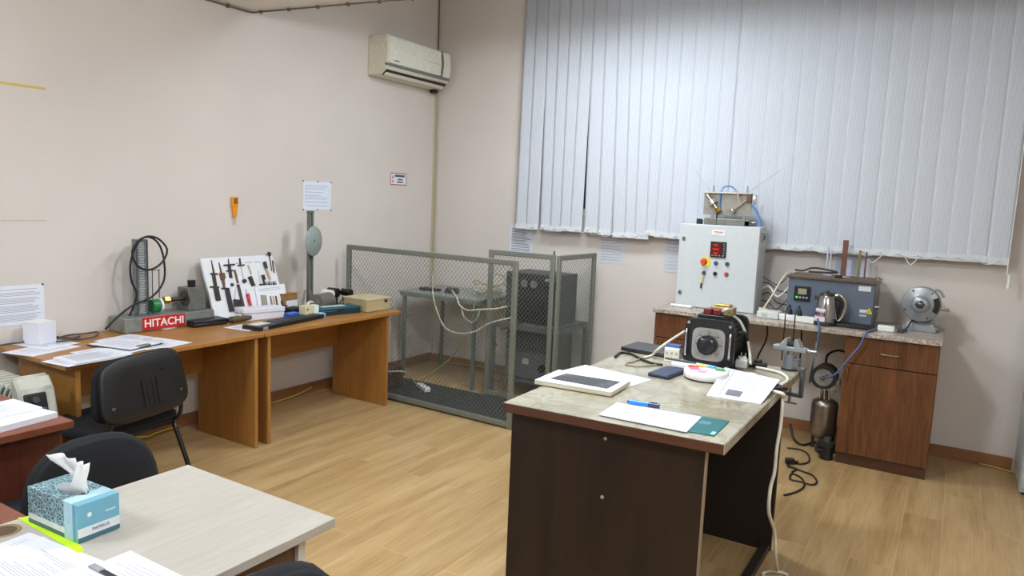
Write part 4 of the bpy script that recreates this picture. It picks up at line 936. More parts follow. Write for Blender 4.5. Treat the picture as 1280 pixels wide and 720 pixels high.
x, z = E_((898, 291)); o = MB(TE(x, z)).box((0, 0, .001), (.095, .04, .002)).build('label_plate', 'white', sb); MB(TE(x, z)).box((0, .006, .0025), (.07, .006, .001)).build('label_line', mat((200, 90, 90), .5), o); MB(TE(x, z)).box((0, -.006, .0025), (.06, .004, .001)).build('label_line', 'ink', o)
x, z = E_((898, 312)); mt_ = MB(TE(x, z)).box((0, 0, .006), (.118, .118, .012), None, .004).build('panel_meter', mat((30, 26, 30), .3), sb)
for k in range(3):
    d = MB(TE(x-.016, z+.032-.03*k)).box((0, 0, .0125), (.074, .024, .001)).build('display', mat((110, 22, 22), .25), mt_)
    text('digits', '888.8'[:4+k % 2], .021, mat((190, 44, 36), .4, 0, 0, 25, .55), TE(x-.016, z+.032-.03*k) @ Matrix.Translation((0, 0, .0134)), mt_)
mb = MB(TE(x+.044, z))
for k in range(6): mb.box((0, .042-.016*k, .0125), (.012, .004, .001))
mb.build('marks', mat((170, 170, 174), .5), mt_)
mb = MB(TE(x, z-.045))
for k in range(4): mb.box((-.04+.026*k, 0, .0125), (.014, .006, .001))
mb.build('keys', mat((150, 150, 156), .5), mt_)
for p, c, r_, h_, lb in (((880, 327), (226, 74, 40), .021, .03, 'orange-red emergency button on a yellow disc'), ((895, 329), (38, 80, 140), .013, .016, 'blue push button'), ((909, 330), (34, 92, 76), .013, .016, 'green push button'), ((894, 342), (30, 30, 32), .013, .016, 'black push button'), ((908, 343), (206, 40, 60), .013, .016, 'red push button'), ((880, 341), (70, 72, 74), .013, .014, 'key switch with a dangling key')):
    x, z = E_(p); b = MB(TE(x, z)).cyl((0, 0, .004), (0, 0, h_), r_, r_*.92, 20).build('push_button', mat(c, .35), sb); b['label'] = lb
    MB(TE(x, z)).cyl((0, 0, 0), (0, 0, .006), r_*1.25, r_*1.2, 20).build('bezel', mat((120, 124, 126), .3, .6), b)
    if p == (880, 327): MB(TE(x+.012, z)).cyl((0, 0, 0), (0, 0, .003), .038, .038, 28).build('yellow_disc', mat((244, 206, 30), .45), b)
    if p == (880, 341):
        MB(TE(x-.006, z)).box((0, -.045, .012), (.014, .06, .004), (0, 0, -.1), .001).build('key_tag', mat((206, 196, 140), .5), b); MB(TE(x-.012, z)).box((0, -.098, .012), (.011, .04, .006), (0, 0, -.05), .001).build('key', 'black', b)
MB().box((EW/2+.004, -.02, EH-.075), (.012, .05, .07), None, .004).build('hinge_block', mat((150, 150, 140), .4, .4), sb); MB().cyl((EW/2+.008, -.02, EH-.075), (EW/2+.016, -.02, EH-.075), .016, .016, 16).build('plug', 'darkgrey', sb)
# ---- pneumatic plate on top
pn = thing('valve_plate', 'steel plate with fittings and valves standing on the switch cabinet', 'apparatus', (2.99, -.25, ztop))
q0, q1 = at((879, 268), 'y', -.27), at((941, 243), 'y', -.27)
MB().b2((q0.x-2.99, -.022, .075), (q1.x-2.99, -.012, .245), .001).build('plate', mat((156, 152, 144), .35, .6, .12), pn)
mb = MB(); mb.b2((q0.x-2.99, -.06, .236), (q1.x-2.99, -.012, .246), .001); mb.build('top_lip', mat((206, 202, 190), .3, .6), pn)
for x in (-.12, .12): MB().b2((x-.008, -.02, .0), (x+.008, -.008, .08)).build('support', 'steel', pn)
mb = MB(); mb.cyl((-.2, -.02, .03), (.2, -.02, .03), .006, .006, 8); mb.cyl((-.2, .03, .03), (.2, .03, .03), .006, .006, 8); mb.build('rail', 'steel', pn)
MB().b2((-.17, -.05, .0), (.17, .06, .05), .006).build('manifold', mat((128, 126, 120), .35, .5, .2), pn)
for x in (-.21, .15): MB().b2((x-.018, -.05, 0), (x+.018, .0, .04), .003).build('clamp_foot', 'blackm', pn)
for x in (-.12, .13): MB().cyl((x, -.02, .24), (x, -.02, .295), .007, .006, 10).build('stud', 'steel', pn)
def fit(x0, z0, x1, z1):
    o = MB().cyl((x0, -.05, z0), (x1, -.05, z1), .014, .014, 14).build('valve', mat((196, 190, 176), .25, .8), pn)
    dx, dz_ = x1-x0, z1-z0
    MB().cyl((x0+.35*dx, -.05, z0+.35*dz_), (x0+.55*dx, -.05, z0+.55*dz_), .034, .034, 20).build('collar', mat((224, 218, 206), .25, .7), o)
    MB().cyl((x0+.8*dx, -.05, z0+.8*dz_), (x1, -.05, z1), .022, .022, 6, True, False).build('hex_nut', 'brass', o)
fit(-.16, .225, -.06, .10)
o = MB().cyl((.16, -.045, .215), (.04, -.045, .11), .007, .007, 10).build('valve', mat((190, 180, 160), .3, .8), pn); MB().sphere((.04, -.05, .11), .02, 10).build('ball_end', 'chrome', o); MB().box((.155, -.045, .205), (.035, .03, .055), None, .004).build('bracket', mat((96, 74, 58), .4, .4), o); MB().cyl((.19, -.05, .2), (.205, -.05, .2), .035, .035, 20).build('flange', mat((214, 210, 200), .3, .6), o)
mb = MB(); mb.cyl((.14, -.03, .25), (.37, -.02, .43), .003, .002, 6); mb.build('aerial_rod', 'steel', pn); mb = MB(); mb.cyl((-.13, -.03, .235), (-.28, .02, .40), .002, .0015, 6); mb.build('aerial_rod', 'steel', pn)
bl_ = mat((92, 140, 204), .35)
mb = MB(); mb.tube([(-.06, -.03, .12), (-.065, -.035, .2), (-.05, -.02, .28), (.0, .01, .29), (.05, .02, .25)], .006, 8); mb.build('blue_hose', bl_, pn)
mb = MB(); mb.tube([(.17, -.03, .16), (.21, -.02, .11), (.235, -.01, .04), (.24, .0, .0)], .009, 8); mb.build('blue_hose', bl_, pn)
mb = MB(); mb.tube([(.02, -.03, .24), (.06, -.055, .255), (.08, -.06, .2), (.1, -.05, .15)], .005, 8); mb.build('tan_hose', mat((190, 176, 140), .4), pn)
mb = MB(); mb.cyl((-.075, -.045, .0), (-.075, -.045, .09), .006, .006, 8); mb.build('black_post', 'black', pn)
# ---- water bath
wbk = thing('water_bath', 'blue-grey laboratory water bath with a display on the counter', 'water bath', (3.76, -.25, ZC2))
x0, x1 = at((984, 372), 'y', -.42).x-3.76, at((1092, 380), 'y', -.42).x-3.76; BH = at((1040, 349), 'y', -.42).z-ZC2
MB().b2((x0, -.17, .02), (x1, .17, BH-.012), .004).build('housing', 'bathgrey', wbk)
for x in (x0+.06, x1-.06):
    for y in (-.12, .12): MB().cyl((x, y, 0), (x, y, .022), .016, .016, 12).build('foot', 'black', wbk)
MB().b2((x0-.012, -.185, BH-.012), (x1+.012, .18, BH+.006), .002).build('lid', mat((112, 96, 80), .35, .5, .15), wbk)
MB().b2((x1, -.16, .03), (x1+.004, .16, BH-.02)).build('side_plate', mat((120, 116, 108), .35, .5, .1), wbk)
def B_(px): q = at(px, 'y', -.42); return (q.x-3.76, q.z-ZC2)
TB2 = lambda x, z: fr(Vector((1, 0, 0)), Vector((0, 0, 1)), Vector((0, -1, 0)), Vector((x, -.17, z)))
x, z = B_((1003, 367)); ctl = MB(TB2(x, z)).box((0, 0, .005), (.105, .105, .012), None, .004).build('controller', 'black', wbk)
MB(TB2(x, z)).box((.0, .016, .0115), (.056, .04, .001)).build('lcd', mat((150, 150, 120), .3), ctl)
for k in range(4): MB(TB2(x, z)).cyl((-.034+.022*k, -.026, .011), (-.034+.022*k, -.026, .0135), .0075, .0075, 12).build('key', mat((60, 220, 60), .4, 0, .02, 25, .8) if k == 0 else mat((150, 160, 180), .4), ctl)
x, z = B_((1081, 361)); MB(TB2(x, z)).box((0, 0, .001), (.075, .034, .002)).build('label', mat((206, 210, 210), .5), wbk)
x, z = B_((1079, 389)); MB(TB2(x, z)).box((0, 0, .001), (.045, .02, .002)).build('label', mat((214, 216, 220), .5), wbk); MB(TB2(x, z-.03)).box((0, 0, .001), (.045, .012, .002)).build('label', mat((180, 186, 196), .5), wbk)
x, z = B_((1086, 389)); o = MB(TB2(x, z)).prism([(-.022, -.018), (.022, -.018), (0, .022)], .002).build('warning_triangle', mat((236, 204, 30), .5), wbk); MB(TB2(x, z)).prism([(-.003, -.01), (.003, -.01), (0, .012)], .0006, Matrix.Translation((0, 0, .002))).build('bolt_mark', 'black', o)
mb = MB(); mb.cyl((x1+.005, -.1, BH+.01), (x1+.005, -.1, BH+.035), .012, .012, 10); mb.cyl((x1-.005, -.1, BH+.03), (x1+.055, -.1, BH-.02), .005, .004, 8); mb.cyl((x1+.004, -.1, BH*.45), (x1+.03, -.1, BH*.45), .016, .012, 10); mb.build('tap', 'steel', wbk)
# things standing on / behind the bath
for px, w_, mm, lb, zt_ in ((1053, .034, mat((112, 74, 60), .5, .2), 'thick rust-brown wooden bar standing behind the water bath', 300), (1072, .018, mat((128, 114, 62), .5), 'mustard rod standing on the water bath', 313), (1080, .011, mat((104, 56, 46), .5), 'thin red-brown rod at the right on the water bath', 315)):
    q = at((px, 350), 'y', -.19); zt2 = at((px+2, zt_), 'y', -.19).z
    MB().box((q.x, -.19, (ZC2+BH+.006+zt2)/2), (w_, w_*.6, zt2-ZC2-BH-.006), None, .002).build('rod', mm, None, lb, 'rod')
mb = MB(); q = at((1032, 347), 'y', -.19); mb.cyl((q.x, -.19, ZC2+BH+.006), (q.x, -.19, ZC2+BH+.21), .006, .006, 8); mb.cyl((q.x+.022, -.19, ZC2+BH+.006), (q.x+.022, -.19, ZC2+BH+.20), .005, .005, 8); mb.box((q.x+.011, -.19, ZC2+BH+.012), (.06, .04, .012)); mb.build('thermometer', mat((190, 200, 214), .3), None, 'pale twin-tube thermometer standing on the water bath', 'thermometer')
cable('cable', [(3.50, -.25, 1.245), (3.56, -.3, 1.247), (3.62, -.28, 1.27), (3.70, -.26, 1.265), (3.78, -.25, 1.25), (3.70, -.3, 1.245), (3.60, -.31, 1.245)], .007, mat((62, 52, 46), .5), 'dark cable looped on the water bath lid')
sp = thing('clip', 'small dark clip lying on the lid beside the thick rod', 'clip', (3.80, -.32, ZC2+BH+.006)); MB().box((0, 0, .009), (.05, .03, .018), None, .005).build('jaw', 'black', sp); MB().box((.045, 0, .007), (.05, .02, .012), None, .004).build('lever', 'steel', sp)
# ---- kettle
kt = thing('kettle', 'steel electric kettle with a pink-white sticker before the water bath', 'kettle', (3.765, -.50, ZC2)); ks = 1.0
kh = at((1033, 364), 'y', -.5).z-ZC2
MB().lathe([(.001, 0), (.073, 0), (.076, .004), (.076, .02), (.072, .024), (.001, .024)], 36).build('power_base', 'black', kt)
MB().lathe([(.001, .024), (.072, .024), (.073, .03), (.070, .08), (.062, .14), (.052, kh-.035), (.049, kh-.028)], 40).build('body', mat((168, 168, 168), .16, 1, .02), kt)
MB().lathe([(.049, kh-.028), (.048, kh-.018), (.03, kh-.008), (.001, kh-.006)], 36).build('lid', mat((60, 58, 58), .3, .4), kt); MB().sphere((0, 0, kh-.002), .011, 10, (1, 1, .6)).build('lid_knob', 'black', kt)
mb = MB(); mb.tube([(.045, .01, kh-.03), (.075, .012, kh-.022), (.108, .015, kh-.06), (.112, .016, .12), (.098, .014, .06), (.078, .012, .032)], .013, 12, 6); mb.build('handle', mat((176, 174, 168), .2, .9), kt)
mb = MB(); mb.tube([(.055, .008, kh-.045), (.085, .012, kh-.06), (.092, .014, .13), (.085, .013, .08), (.072, .01, .045)], .011, 10, 6); mb.build('inner_grip', 'black', kt)
mb = MB(); mb.prism([(-.02, 0), (.02, 0), (.0, -.035)], .03, Matrix.Translation((-.048, -.0, kh-.065)) @ Matrix.Rotation(-math.pi/2, 4, 'Z')); mb.build('spout', mat((170, 164, 154), .2, 1), kt)
mb = MB(); vs = []; fs = []
for j in range(4):
    z = .03+.085*j/3; rr = .0735-.0075*(j/3)**1.2
    for i in range(9):
        a = -2.75+1.25*i/8; vs.append((rr*math.cos(a), rr*math.sin(a), z))
for j in range(3):
    for i in range(8): fs.append((j*9+i, j*9+i+1, (j+1)*9+i+1, (j+1)*9+i))
mb.i = 0; mb.add(vs, fs[:8], True); mb.i = 1; mb.add(vs, fs[8:16], True); mb.i = 0; mb.add(vs, fs[16:], True)
mb.build('sticker', [mat((214, 206, 214), .5), mat((224, 150, 160), .5)], kt)
pl = thing('tablet', 'flat black tray beside the kettle on the worktop', 'tray', (3.95, -.47, ZC2), -.05)
MB().box((0, 0, .011), (.22, .13, .02), None, .004).build('body', 'black', pl); MB().box((0, 0, .023), (.18, .10, .004), None, .002).build('inset', 'blackm', pl)
def strip(label, c, L, W_, H_, rz, n, z=ZC2, mm='white'):
    t = thing('power_strip', label, 'power strip', (*c, z), rz)
    MB().box((0, 0, H_/2), (L, W_, H_), None, .008).build('body', mm, t)
    for k in range(n): MB().cyl((-L/2+(k+.5)*L/n, 0, H_), (-L/2+(k+.5)*L/n, 0, H_+.001), .019, .019, 18).build('socket', mat((186, 186, 184), .4), t)
    return t
strip('white power strip lying in front of the water bath with black plugs', (3.585, -.50), .24, .06, .045, -.12, 4)
for k, (x, y, lb) in enumerate(((3.535, -.50, 'black plug at the left in the counter power strip'), (3.60, -.515, 'black plug at the right in the counter power strip'))):
    t = thing('plug', lb, 'plug', (x, y, ZC2+.045)); MB().cyl((0, 0, 0), (0, 0, .035), .018, .012, 14).build('body', 'black', t); mb = MB(); mb.tube([(0, 0, .033), (.0, -.01, .06), (.0, -.05, .07), (0, -.155, .03), (0, -.16, -.05), (0.0, -.158, -.3)], .004, 8); mb.build('lead', 'black', t)
ad = thing('adapter_box', 'pale grey adapter box on the worktop beside the switch cabinet', 'box', (3.39, -.46, ZC2), -.06)
MB().box((0, 0, .024), (.15, .12, .046), None, .004).build('body', mat((206, 208, 204), .4), ad); MB().box((0, 0, .049), (.13, .10, .004), None, .002).build('lid', mat((222, 224, 222), .4), ad); MB().box((-.02, -.061, .025), (.04, .002, .02)).build('label', mat((180, 182, 180), .5), ad)
bp_ = thing('door_handle_bar', 'white plastic bar lying in front of the switch cabinet', 'bar', (2.735, -.44, ZC2), -.02); MB().box((0, 0, .01), (.17, .03, .02), None, .007).build('bar', 'white', bp_)
nz = thing('hose_nozzle', 'cream hose fitting next to the adapter box', 'fitting', (3.32, -.36, ZC2), .3); MB().cyl((-.03, 0, .03), (.03, 0, .03), .026, .02, 14).build('body', 'cream', nz); MB().cyl((.03, 0, .03), (.06, 0, .03), .012, .01, 12).build('tip', mat((120, 110, 100), .4), nz); MB().box((0, 0, .006), (.04, .04, .012)).build('foot', 'cream', nz)
strip('short white socket block at the front of the worktop by the grinder', (4.135, -.48), .10, .055, .04, .05, 2)
tpl = thing('plug', 'dark plug at the right of the short socket block', 'plug', (4.22, -.46, ZC2)); MB().box((0, 0, .014), (.04, .03, .028), None, .006).build('body', 'darkgrey', tpl); MB().cyl((.02, 0, .014), (.04, .0, .014), .006, .005, 10).build('strain_relief', 'black', tpl)
# loose wires between cabinet and bath
gk = random.Random(4)
for k in range(5):
    z0 = .99+.045*k; c = ('black', 'black', 'white', 'black', 'darkgrey')[k]
    nm = ('lowest black wire', 'second black wire', 'white wire', 'upper black wire', 'topmost dark grey wire')[k]
    cable('cable', [(3.27, -.20, z0), (3.33, -.26, z0+.03*math.sin(k)), (3.40, -.28, z0-.04), (3.475, -.25, z0+.05*(-1)**k)], .004 if k != 2 else .006, c, nm+' strung between the switch cabinet and the water bath')
cable('cable', [(3.45, -.30, 1.22), (3.42, -.36, 1.15), (3.38, -.4, 1.05), (3.33, -.42, .95)], .006, wl, 'pale hose slanting left of the water bath')
# hanging cables in the knee space
for k, (x, x2, zb, lb) in enumerate(((3.30, 3.26, .45, 'black cable hanging in the knee space nearest the left cabinet'), (3.55, 3.56, .40, 'black cable hanging behind the vise'))):
    cable('cable', [(x, -.12, .872), (x+.01, -.10, .7), (x2, -.10, .55), (x2-.02, -.08, zb)], .006, 'black', lb)
bc_ = mat((70, 104, 156), .4)
cable('cable', [P((1022, 398), -.66), P((1024, 410), -.67), P((1023, 425), -.66), P((1019, 445), -.6), P((1014, 465), -.4), P((1012, 478), -.3)], .007, bc_, 'blue hose hanging over the counter edge by the kettle')
cable('cable', [(4.08, -.46, .912), P((1083, 416), -.655), P((1075, 432), -.66), P((1062, 447), -.665), P((1050, 462), -.665), P((1040, 470), -.62), P((1025, 473), -.45)], .007, mat((84, 104, 146), .4), 'blue-grey hose crossing the right cabinet front')
cable('cable', [(4.235, -.44, .92), (4.25, -.38, .93), (4.27, -.3, .97), (4.30, -.22, .99)], .006, 'darkgrey', 'dark cable from the plug up to the bench grinder')
# ---- bench grinder
gr = thing('bench_grinder', 'grey bench grinder with a guarded wheel at the counter end', 'grinder', (4.325, -.22, ZC2), -.12)
mb = MB(); mb.b2((-.10, -.085, 0), (.10, .085, .035), .004); mb.add([(-.085, -.07, .035), (.085, -.07, .035), (.085, .07, .035), (-.085, .07, .035), (-.06, -.05, .075), (.06, -.05, .075), (.06, .05, .075), (-.06, .05, .075)], [(0, 1, 5, 4), (1, 2, 6, 5), (2, 3, 7, 6), (3, 0, 4, 7), (4, 5, 6, 7)]); mb.build('base', 'grinder', gr)
MB().cyl((0, -.10, .185), (0, .12, .185), .07, .07, 30).build('motor', 'grinder', gr)
Tg = fr(Vector((1, 0, 0)), Vector((0, 0, 1)), Vector((0, -1, 0)), Vector((0, -.06, .185)))
MB(Tg).lathe([(.001, .0), (.112, 0), (.116, .006), (.116, .05), (.108, .056), (.06, .058), (.055, .064), (.05, .075), (.02, .08), (.001, .08)], 44).build('wheel_guard', mat((152, 156, 160), .35, .4), gr)
MB(Tg).lathe([(.03, .078), (.026, .088), (.001, .09)], 6).build('hub_nut', mat((90, 92, 94), .3, .6), gr)
mb = MB(Tg); n = 12; pr = [(.112*math.cos(a), .112*math.sin(a)) for a in [-.5+1.0*i/n for i in range(n+1)]]+[(.08*math.cos(a), .08*math.sin(a)) for a in [.5-1.0*i/n for i in range(n+1)]]
mb.prism(pr, .004, Matrix.Translation((0, 0, .057))); mb.build('wheel_gap', 'black', gr)
for a in (.9, 2.1, 3.6, 5.2): MB(Tg).cyl((.1*math.cos(a), .1*math.sin(a), .055), (.1*math.cos(a), .1*math.sin(a), .061), .006, .006, 8).build('screw', 'darkgrey', gr)
mb = MB(Tg); mb.tube([(.07, .1, .03), (.1, .095, .03), (.125, .06, .03)], .008, 8); mb.build('spark_guard', 'steel', gr)
mb = MB(Tg); mb.box((.135, -.02, .03), (.05, .02, .04), None, .003); mb.cyl((.14, -.02, .03), (.165, -.02, .03), .01, .01, 10); mb.build('tool_rest', 'steel', gr)
# ---- compressor in the knee space
cp = thing('air_compressor', 'steel tank air compressor with a round gauge in the knee space', 'compressor', (3.80, -.40, 0), 0)
MB().lathe([(.001, .09), (.05, .095), (.082, .115), (.088, .14), (.088, .33), (.082, .355), (.05, .375), (.001, .38)], 40).build('tank', mat((138, 128, 118), .32, .9, .1), cp)
for k in range(3): a = k*2.094+.5; MB().box((.075*math.cos(a), .075*math.sin(a), .05), (.02, .02, .10), None, .004).build('leg', 'blackm', cp)
MB().cyl((0, -.01, .375), (0, -.01, .43), .03, .026, 14).build('neck', 'darkgrey', cp)
Tg = fr(Vector((1, 0, 0)), Vector((0, 0, 1)), Vector((0, -1, 0)), Vector((-.02, -.04, .53)))
MB().cyl((-.02, -.045, .53), (-.02, .1, .53), .085, .08, 28).build('pump_head', mat((50, 50, 52), .45, .3), cp)
MB(Tg).torus((0, 0, 0), .082, .012, None, 30, 8).build('gauge_rim', 'black', cp) if False else None
g_ = MB(Tg).cyl((0, 0, .004), (0, 0, .012), .06, .06, 26).build('gauge_face', mat((150, 150, 146), .3, .3), cp); MB(Tg).box((.012, .012, .0135), (.05, .005, .002), (0, 0, .7)).build('needle', 'black', g_); MB(Tg).cyl((0, 0, .012), (0, 0, .018), .012, .012, 12).build('hub', 'black', g_)
for dx in (-.03, .0, .03): MB().cyl((dx, -.05, .38), (dx-.005, -.055, .455), .006, .006, 8).build('tube', 'chrome', cp)
MB().box((.06, .0, .5), (.05, .05, .04), None, .006).build('valve_block', mat((170, 170, 168), .35, .5), cp)
rgk = thing('pressure_regulator', 'black pressure regulator on the floor before the compressor', 'regulator', (3.86, -.57, 0), .4)
MB().cyl((0, 0, 0), (0, 0, .09), .042, .038, 20).build('bowl', 'black', rgk); MB().cyl((0, 0, .09), (0, 0, .12), .05, .05, 20).build('collar', 'blackm', rgk); MB().cyl((0, 0, .12), (0, 0, .15), .025, .022, 16).build('knob', 'darkgrey', rgk); MB().cyl((-.075, 0, .06), (.06, 0, .06), .016, .016, 12).build('port', 'black', rgk)
cable('cable', [(3.785, -.33, .54), (3.76, -.22, .64), (3.82, -.15, .68), (3.90, -.12, .66)], .008, 'black', 'black hose arching over the compressor')
cable('cable', [at((988, 530), 'z', .12), at((992, 548), 'z', .03), at((1003, 556), 'z', .01), at((1020, 553), 'z', .02), (3.80, -.57, .05)], .009, 'black', 'thick black hose lying in front of the compressor tank')
cable('cable', [at(p, 'z', .006) for p in [(984, 560), (1000, 562), (1010, 568), (1011, 577), (1000, 580), (988, 577), (985, 583), (995, 586), (990, 590)]], .006, 'black', 'black cable looping on the floor behind the table, nearer the wall')
cable('cable', [at(p, 'z', .006) for p in [(986, 582), (1000, 588), (1015, 594), (1021, 602), (1015, 606), (1000, 602), (988, 599), (990, 592), (1002, 598), (1005, 608), (995, 615), (980, 619)]], .006, 'black', 'black cable looping on the floor behind the table, nearer the camera')
fx = thing('cable_plug', 'black plug among the cables on the floor by the table', 'plug', at((987, 580), 'z', .0), .4); MB().box((0, 0, .02), (.06, .035, .04), None, .008).build('body', 'black', fx); MB().cyl((.03, 0, .02), (.055, 0, .02), .008, .006, 10).build('strain_relief', 'blackm', fx)
# tall grey cabinet at the right edge
gc = thing('metal_cabinet', 'pale grey metal cabinet cut off by the right picture edge', 'cabinet', (5.22, -.27, 0))
MB().b2((-.275, -.24, .02), (.275, .262, 1.15), .004).build('carcass', mat((176, 182, 184), .4, .1), gc); MB().b2((-.27, -.256, .05), (.27, -.241, 1.14), .002).build('door', mat((182, 188, 190), .4, .1), gc); MB().b2((-.26, -.22, 0), (.26, .24, .02)).build('plinth', 'darkgrey', gc); MB().b2((.2, -.275, .6), (.215, -.256, .72), .003).build('handle', 'steel', gc)
# ================================================================ work table with the marble top
ZT0 = .90
wk = thing('work_table', 'dark wenge work table with a cream marble top in the foreground', 'table', (3.48, -2.79, 0))
def W(x, y, z): return (x-3.48, y+2.79, z)
c4 = [at(p, 'z', ZT0) for p in ((629, 503), (905, 556), (1000, 463))]; c4.append(Vector((3.045, -2.075, 0)))
poly = [(p.x-3.48, p.y+2.79) for p in c4]
mb = MB(); mb.prism(poly, .034, Matrix.Translation((0, 0, ZT0-.036)), .002); tp = mb.build('tabletop', 'brownedge', wk)
pin = [(p[0]*.997, p[1]*.998) for p in poly]
mb = MB(); mb.prism(pin, .002, Matrix.Translation((0, 0, ZT0-.002))); mb.build('marble_laminate', 'marble', tp)
mb = MB(); a, b = Vector((*poly[1], 0)), Vector((*poly[2], 0)); mb.prism([(a.x, a.y), (a.x+.003, a.y), (b.x+.003, b.y), (b.x, b.y)], .034, Matrix.Translation((0, 0, ZT0-.035))); mb.build('marble_edge', 'marble', tp)
fa = at((643, 515), 'y', -3.44).x; fb = at((884, 560), 'y', -3.40).x
mb = MB(); mb.prism([(fa-3.48, -3.455+2.79), (fb-3.48, -3.41+2.79), (fb-3.48, -3.385+2.79), (fa-3.48, -3.43+2.79)], ZT0-.036); fpn = mb.build('end_panel', 'wenge', wk)
mb = MB(); mb.b2(W(fb-.001, -3.412, 0), W(fb+.002, -3.384, ZT0-.036)); mb.build('edge_band', mat((150, 132, 112), .4), fpn)
nrm = Vector((.045, -.76, 0)).normalized()
for p in ((757, 548), (753, 621)):
    q = at(p, 'y', -3.43); yy = -3.455+(q.x-fa)/(fb-fa)*.045
    mb = MB(); mb.cyl(W(q.x, yy+.001, q.z), W(q.x, yy-.003, q.z), .007, .006, 14); mb.build('screw_cap', mat((190, 170, 140), .4), fpn)
MB().b2(W(3.06, -2.205, 0), W(3.845, -2.18, ZT0-.036)).build('end_panel', mat((30, 20, 17), .5), wk)
MB().b2(W(3.075, -3.41, .18), W(3.095, -2.205, ZT0-.036)).build('modesty_panel', 'wenge', wk)
MB().b2(W(3.80, -3.385, .0), W(3.84, -2.205, .035), .002).build('floor_rail', mat((50, 38, 34), .45), wk)
mb = MB()
for p in ((663, 516), (738, 529), (858, 551), (872, 554)):
    q = at(p, 'y', -3.47); mb.cyl(W(q.x, -3.462+(q.x-fa)*.058, ZT0-.046), W(q.x, -3.462+(q.x-fa)*.058, ZT0-.036), .004, .004, 8)
mb.build('underside_screws', 'steel', wk)
Z = ZT0+.0004
# book + white sheet
def at9(p, z=ZT0): return at(p, 'z', z)
paper_ = lay((815, 475), (738, 458), (770, 493), .36, .26, 'blank white sheet partly under the photo-covered magazine', Z, lines=0, thick=.002, group=None)
mg = thing('magazine', 'thick magazine with a dark photo cover on the marble table', 'magazine', at9((668, 479)))
q = [at9((668, 481)), at9((764, 497)), at9((788, 482)), at9((698, 468))]; o0 = at9((668, 479)); q = [(p.x-o0.x, p.y-o0.y) for p in q]
mb = MB(Matrix.Translation((0, 0, .0026))); mb.prism(q, .018, None, .002); mb.build('pages', mat((214, 206, 186), .6, 0, .04), mg)
mb = MB(Matrix.Translation((0, 0, .0207))); mb.prism([(p[0]*.998+.0004, p[1]*.998) for p in q], .0012); cv = mb.build('cover', 'paper', mg)
def bil(q, u, v): a = [q[0][i]*(1-u)+q[1][i]*u for i in (0, 1)]; b = [q[3][i]*(1-u)+q[2][i]*u for i in (0, 1)]; return (a[0]*(1-v)+b[0]*v, a[1]*(1-v)+b[1]*v)
mb = MB(Matrix.Translation((0, 0, .0219))); mb.prism([bil(q, .12, .24), bil(q, .90, .17), bil(q, .92, .80), bil(q, .17, .80)], .0004)
a_ = N('cover_photo'); f_n = a_.noise(a_.coord(), 22, 5); a_.base(a_.ramp(f_n, [(.4, S(40, 40, 44)), (.6, S(62, 62, 66)), (.72, S(140, 140, 142))])); a_.rm(.35)
mb.build('photo', a_.m, cv)
# teal folder, paper, marker
q = [at9(p) for p in ((800, 530), (893, 546), (912, 527), (822, 512))]
mb = MB(); mb.prism([(p.x, p.y) for p in q], .003, Matrix.Translation((0, 0, Z)), .0008)
tf = mb.build('folder', mat((24, 104, 110), .35), None, 'teal folder under the white sheet at the near table edge', 'folder')
r = [Vector((p.x, p.y))-Vector((tf.location.x, tf.location.y)) for p in q]; zz = .0031
mb = MB(Matrix.Translation((0, 0, zz))); mb.prism([bil(r, .66, .55), bil(r, .82, .55), bil(r, .82, .72), bil(r, .66, .72)], .0003); mb.build('cover_emblem', mat((90, 130, 140), .5), tf)
mb = MB(Matrix.Translation((0, 0, zz))); mb.prism([bil(r, .93, .05), bil(r, .985, .05), bil(r, .985, .22), bil(r, .93, .22)], .0003); mb.build('corner_mark', mat((150, 220, 214), .5), tf)
q = [at9(p) for p in ((748, 520), (858, 542), (877, 523), (771, 505))]
mb = MB(); mb.prism([(p.x, p.y) for p in q], .0025, Matrix.Translation((0, 0, Z+.0034))); ps_ = mb.build('paper_sheet', mat((222, 223, 236), .6, 0, .02), None, 'white printed sheet under the blue marker pen', 'paper')
r = [Vector((p.x, p.y))-Vector((ps_.location.x, ps_.location.y)) for p in q]
mb = MB(Matrix.Translation((0, 0, .0026))); mb.prism([bil(r, .12, .12), bil(r, .9, .12), bil(r, .9, .82), bil(r, .14, .82)], .0002); mb.build('printed_block', mat((206, 206, 222), .6), ps_)
a, b = at9((786, 507)), at9((824, 513)); d = (b-a); d.z = 0; zc = Z+.0059+.009
mk = thing('marker_pen', 'bright blue marker pen with a dark cap on the white sheet', 'pen', (a.x, a.y, zc-.009), math.atan2(d.y, d.x)); L = d.length
MB().cyl((.0, 0, .009), (L*.64, 0, .009), .009, .009, 18).build('barrel', mat((38, 128, 226), .3), mk); MB().cyl((L*.64, 0, .009), (L, 0, .009), .0095, .009, 18).build('cap', mat((44, 62, 104), .35), mk); MB().cyl((-.006, 0, .009), (0, 0, .009), .006, .0085, 14).build('end_plug', mat((30, 60, 130), .35), mk); MB().box((L*.82, 0, .0195), (L*.22, .005, .002)).build('clip', mat((30, 40, 60), .4), mk)
# laptop, wallet
lp = thing('laptop', 'closed dark grey laptop at the far left of the marble table', 'laptop', (3.185, -2.195, Z), -.06)
MB().box((0, 0, .007), (.30, .2, .012), None, .004).build('base', 'black', lp); MB().box((0, 0, .0175), (.30, .2, .008), None, .003).build('lid', mat((62, 62, 66), .4, .2), lp)
wlt = thing('wallet', 'navy blue notebook-sized case near the table middle', 'case', at9((825, 470)), math.radians(-6))
MB().box((.01, .05, .009), (.10, .19, .017), None, .005).build('body', mat((44, 52, 72), .55), wlt); MB().box((.01, .05, .0182), (.09, .18, .002), None, .001).build('cover', mat((52, 62, 84), .6), wlt)
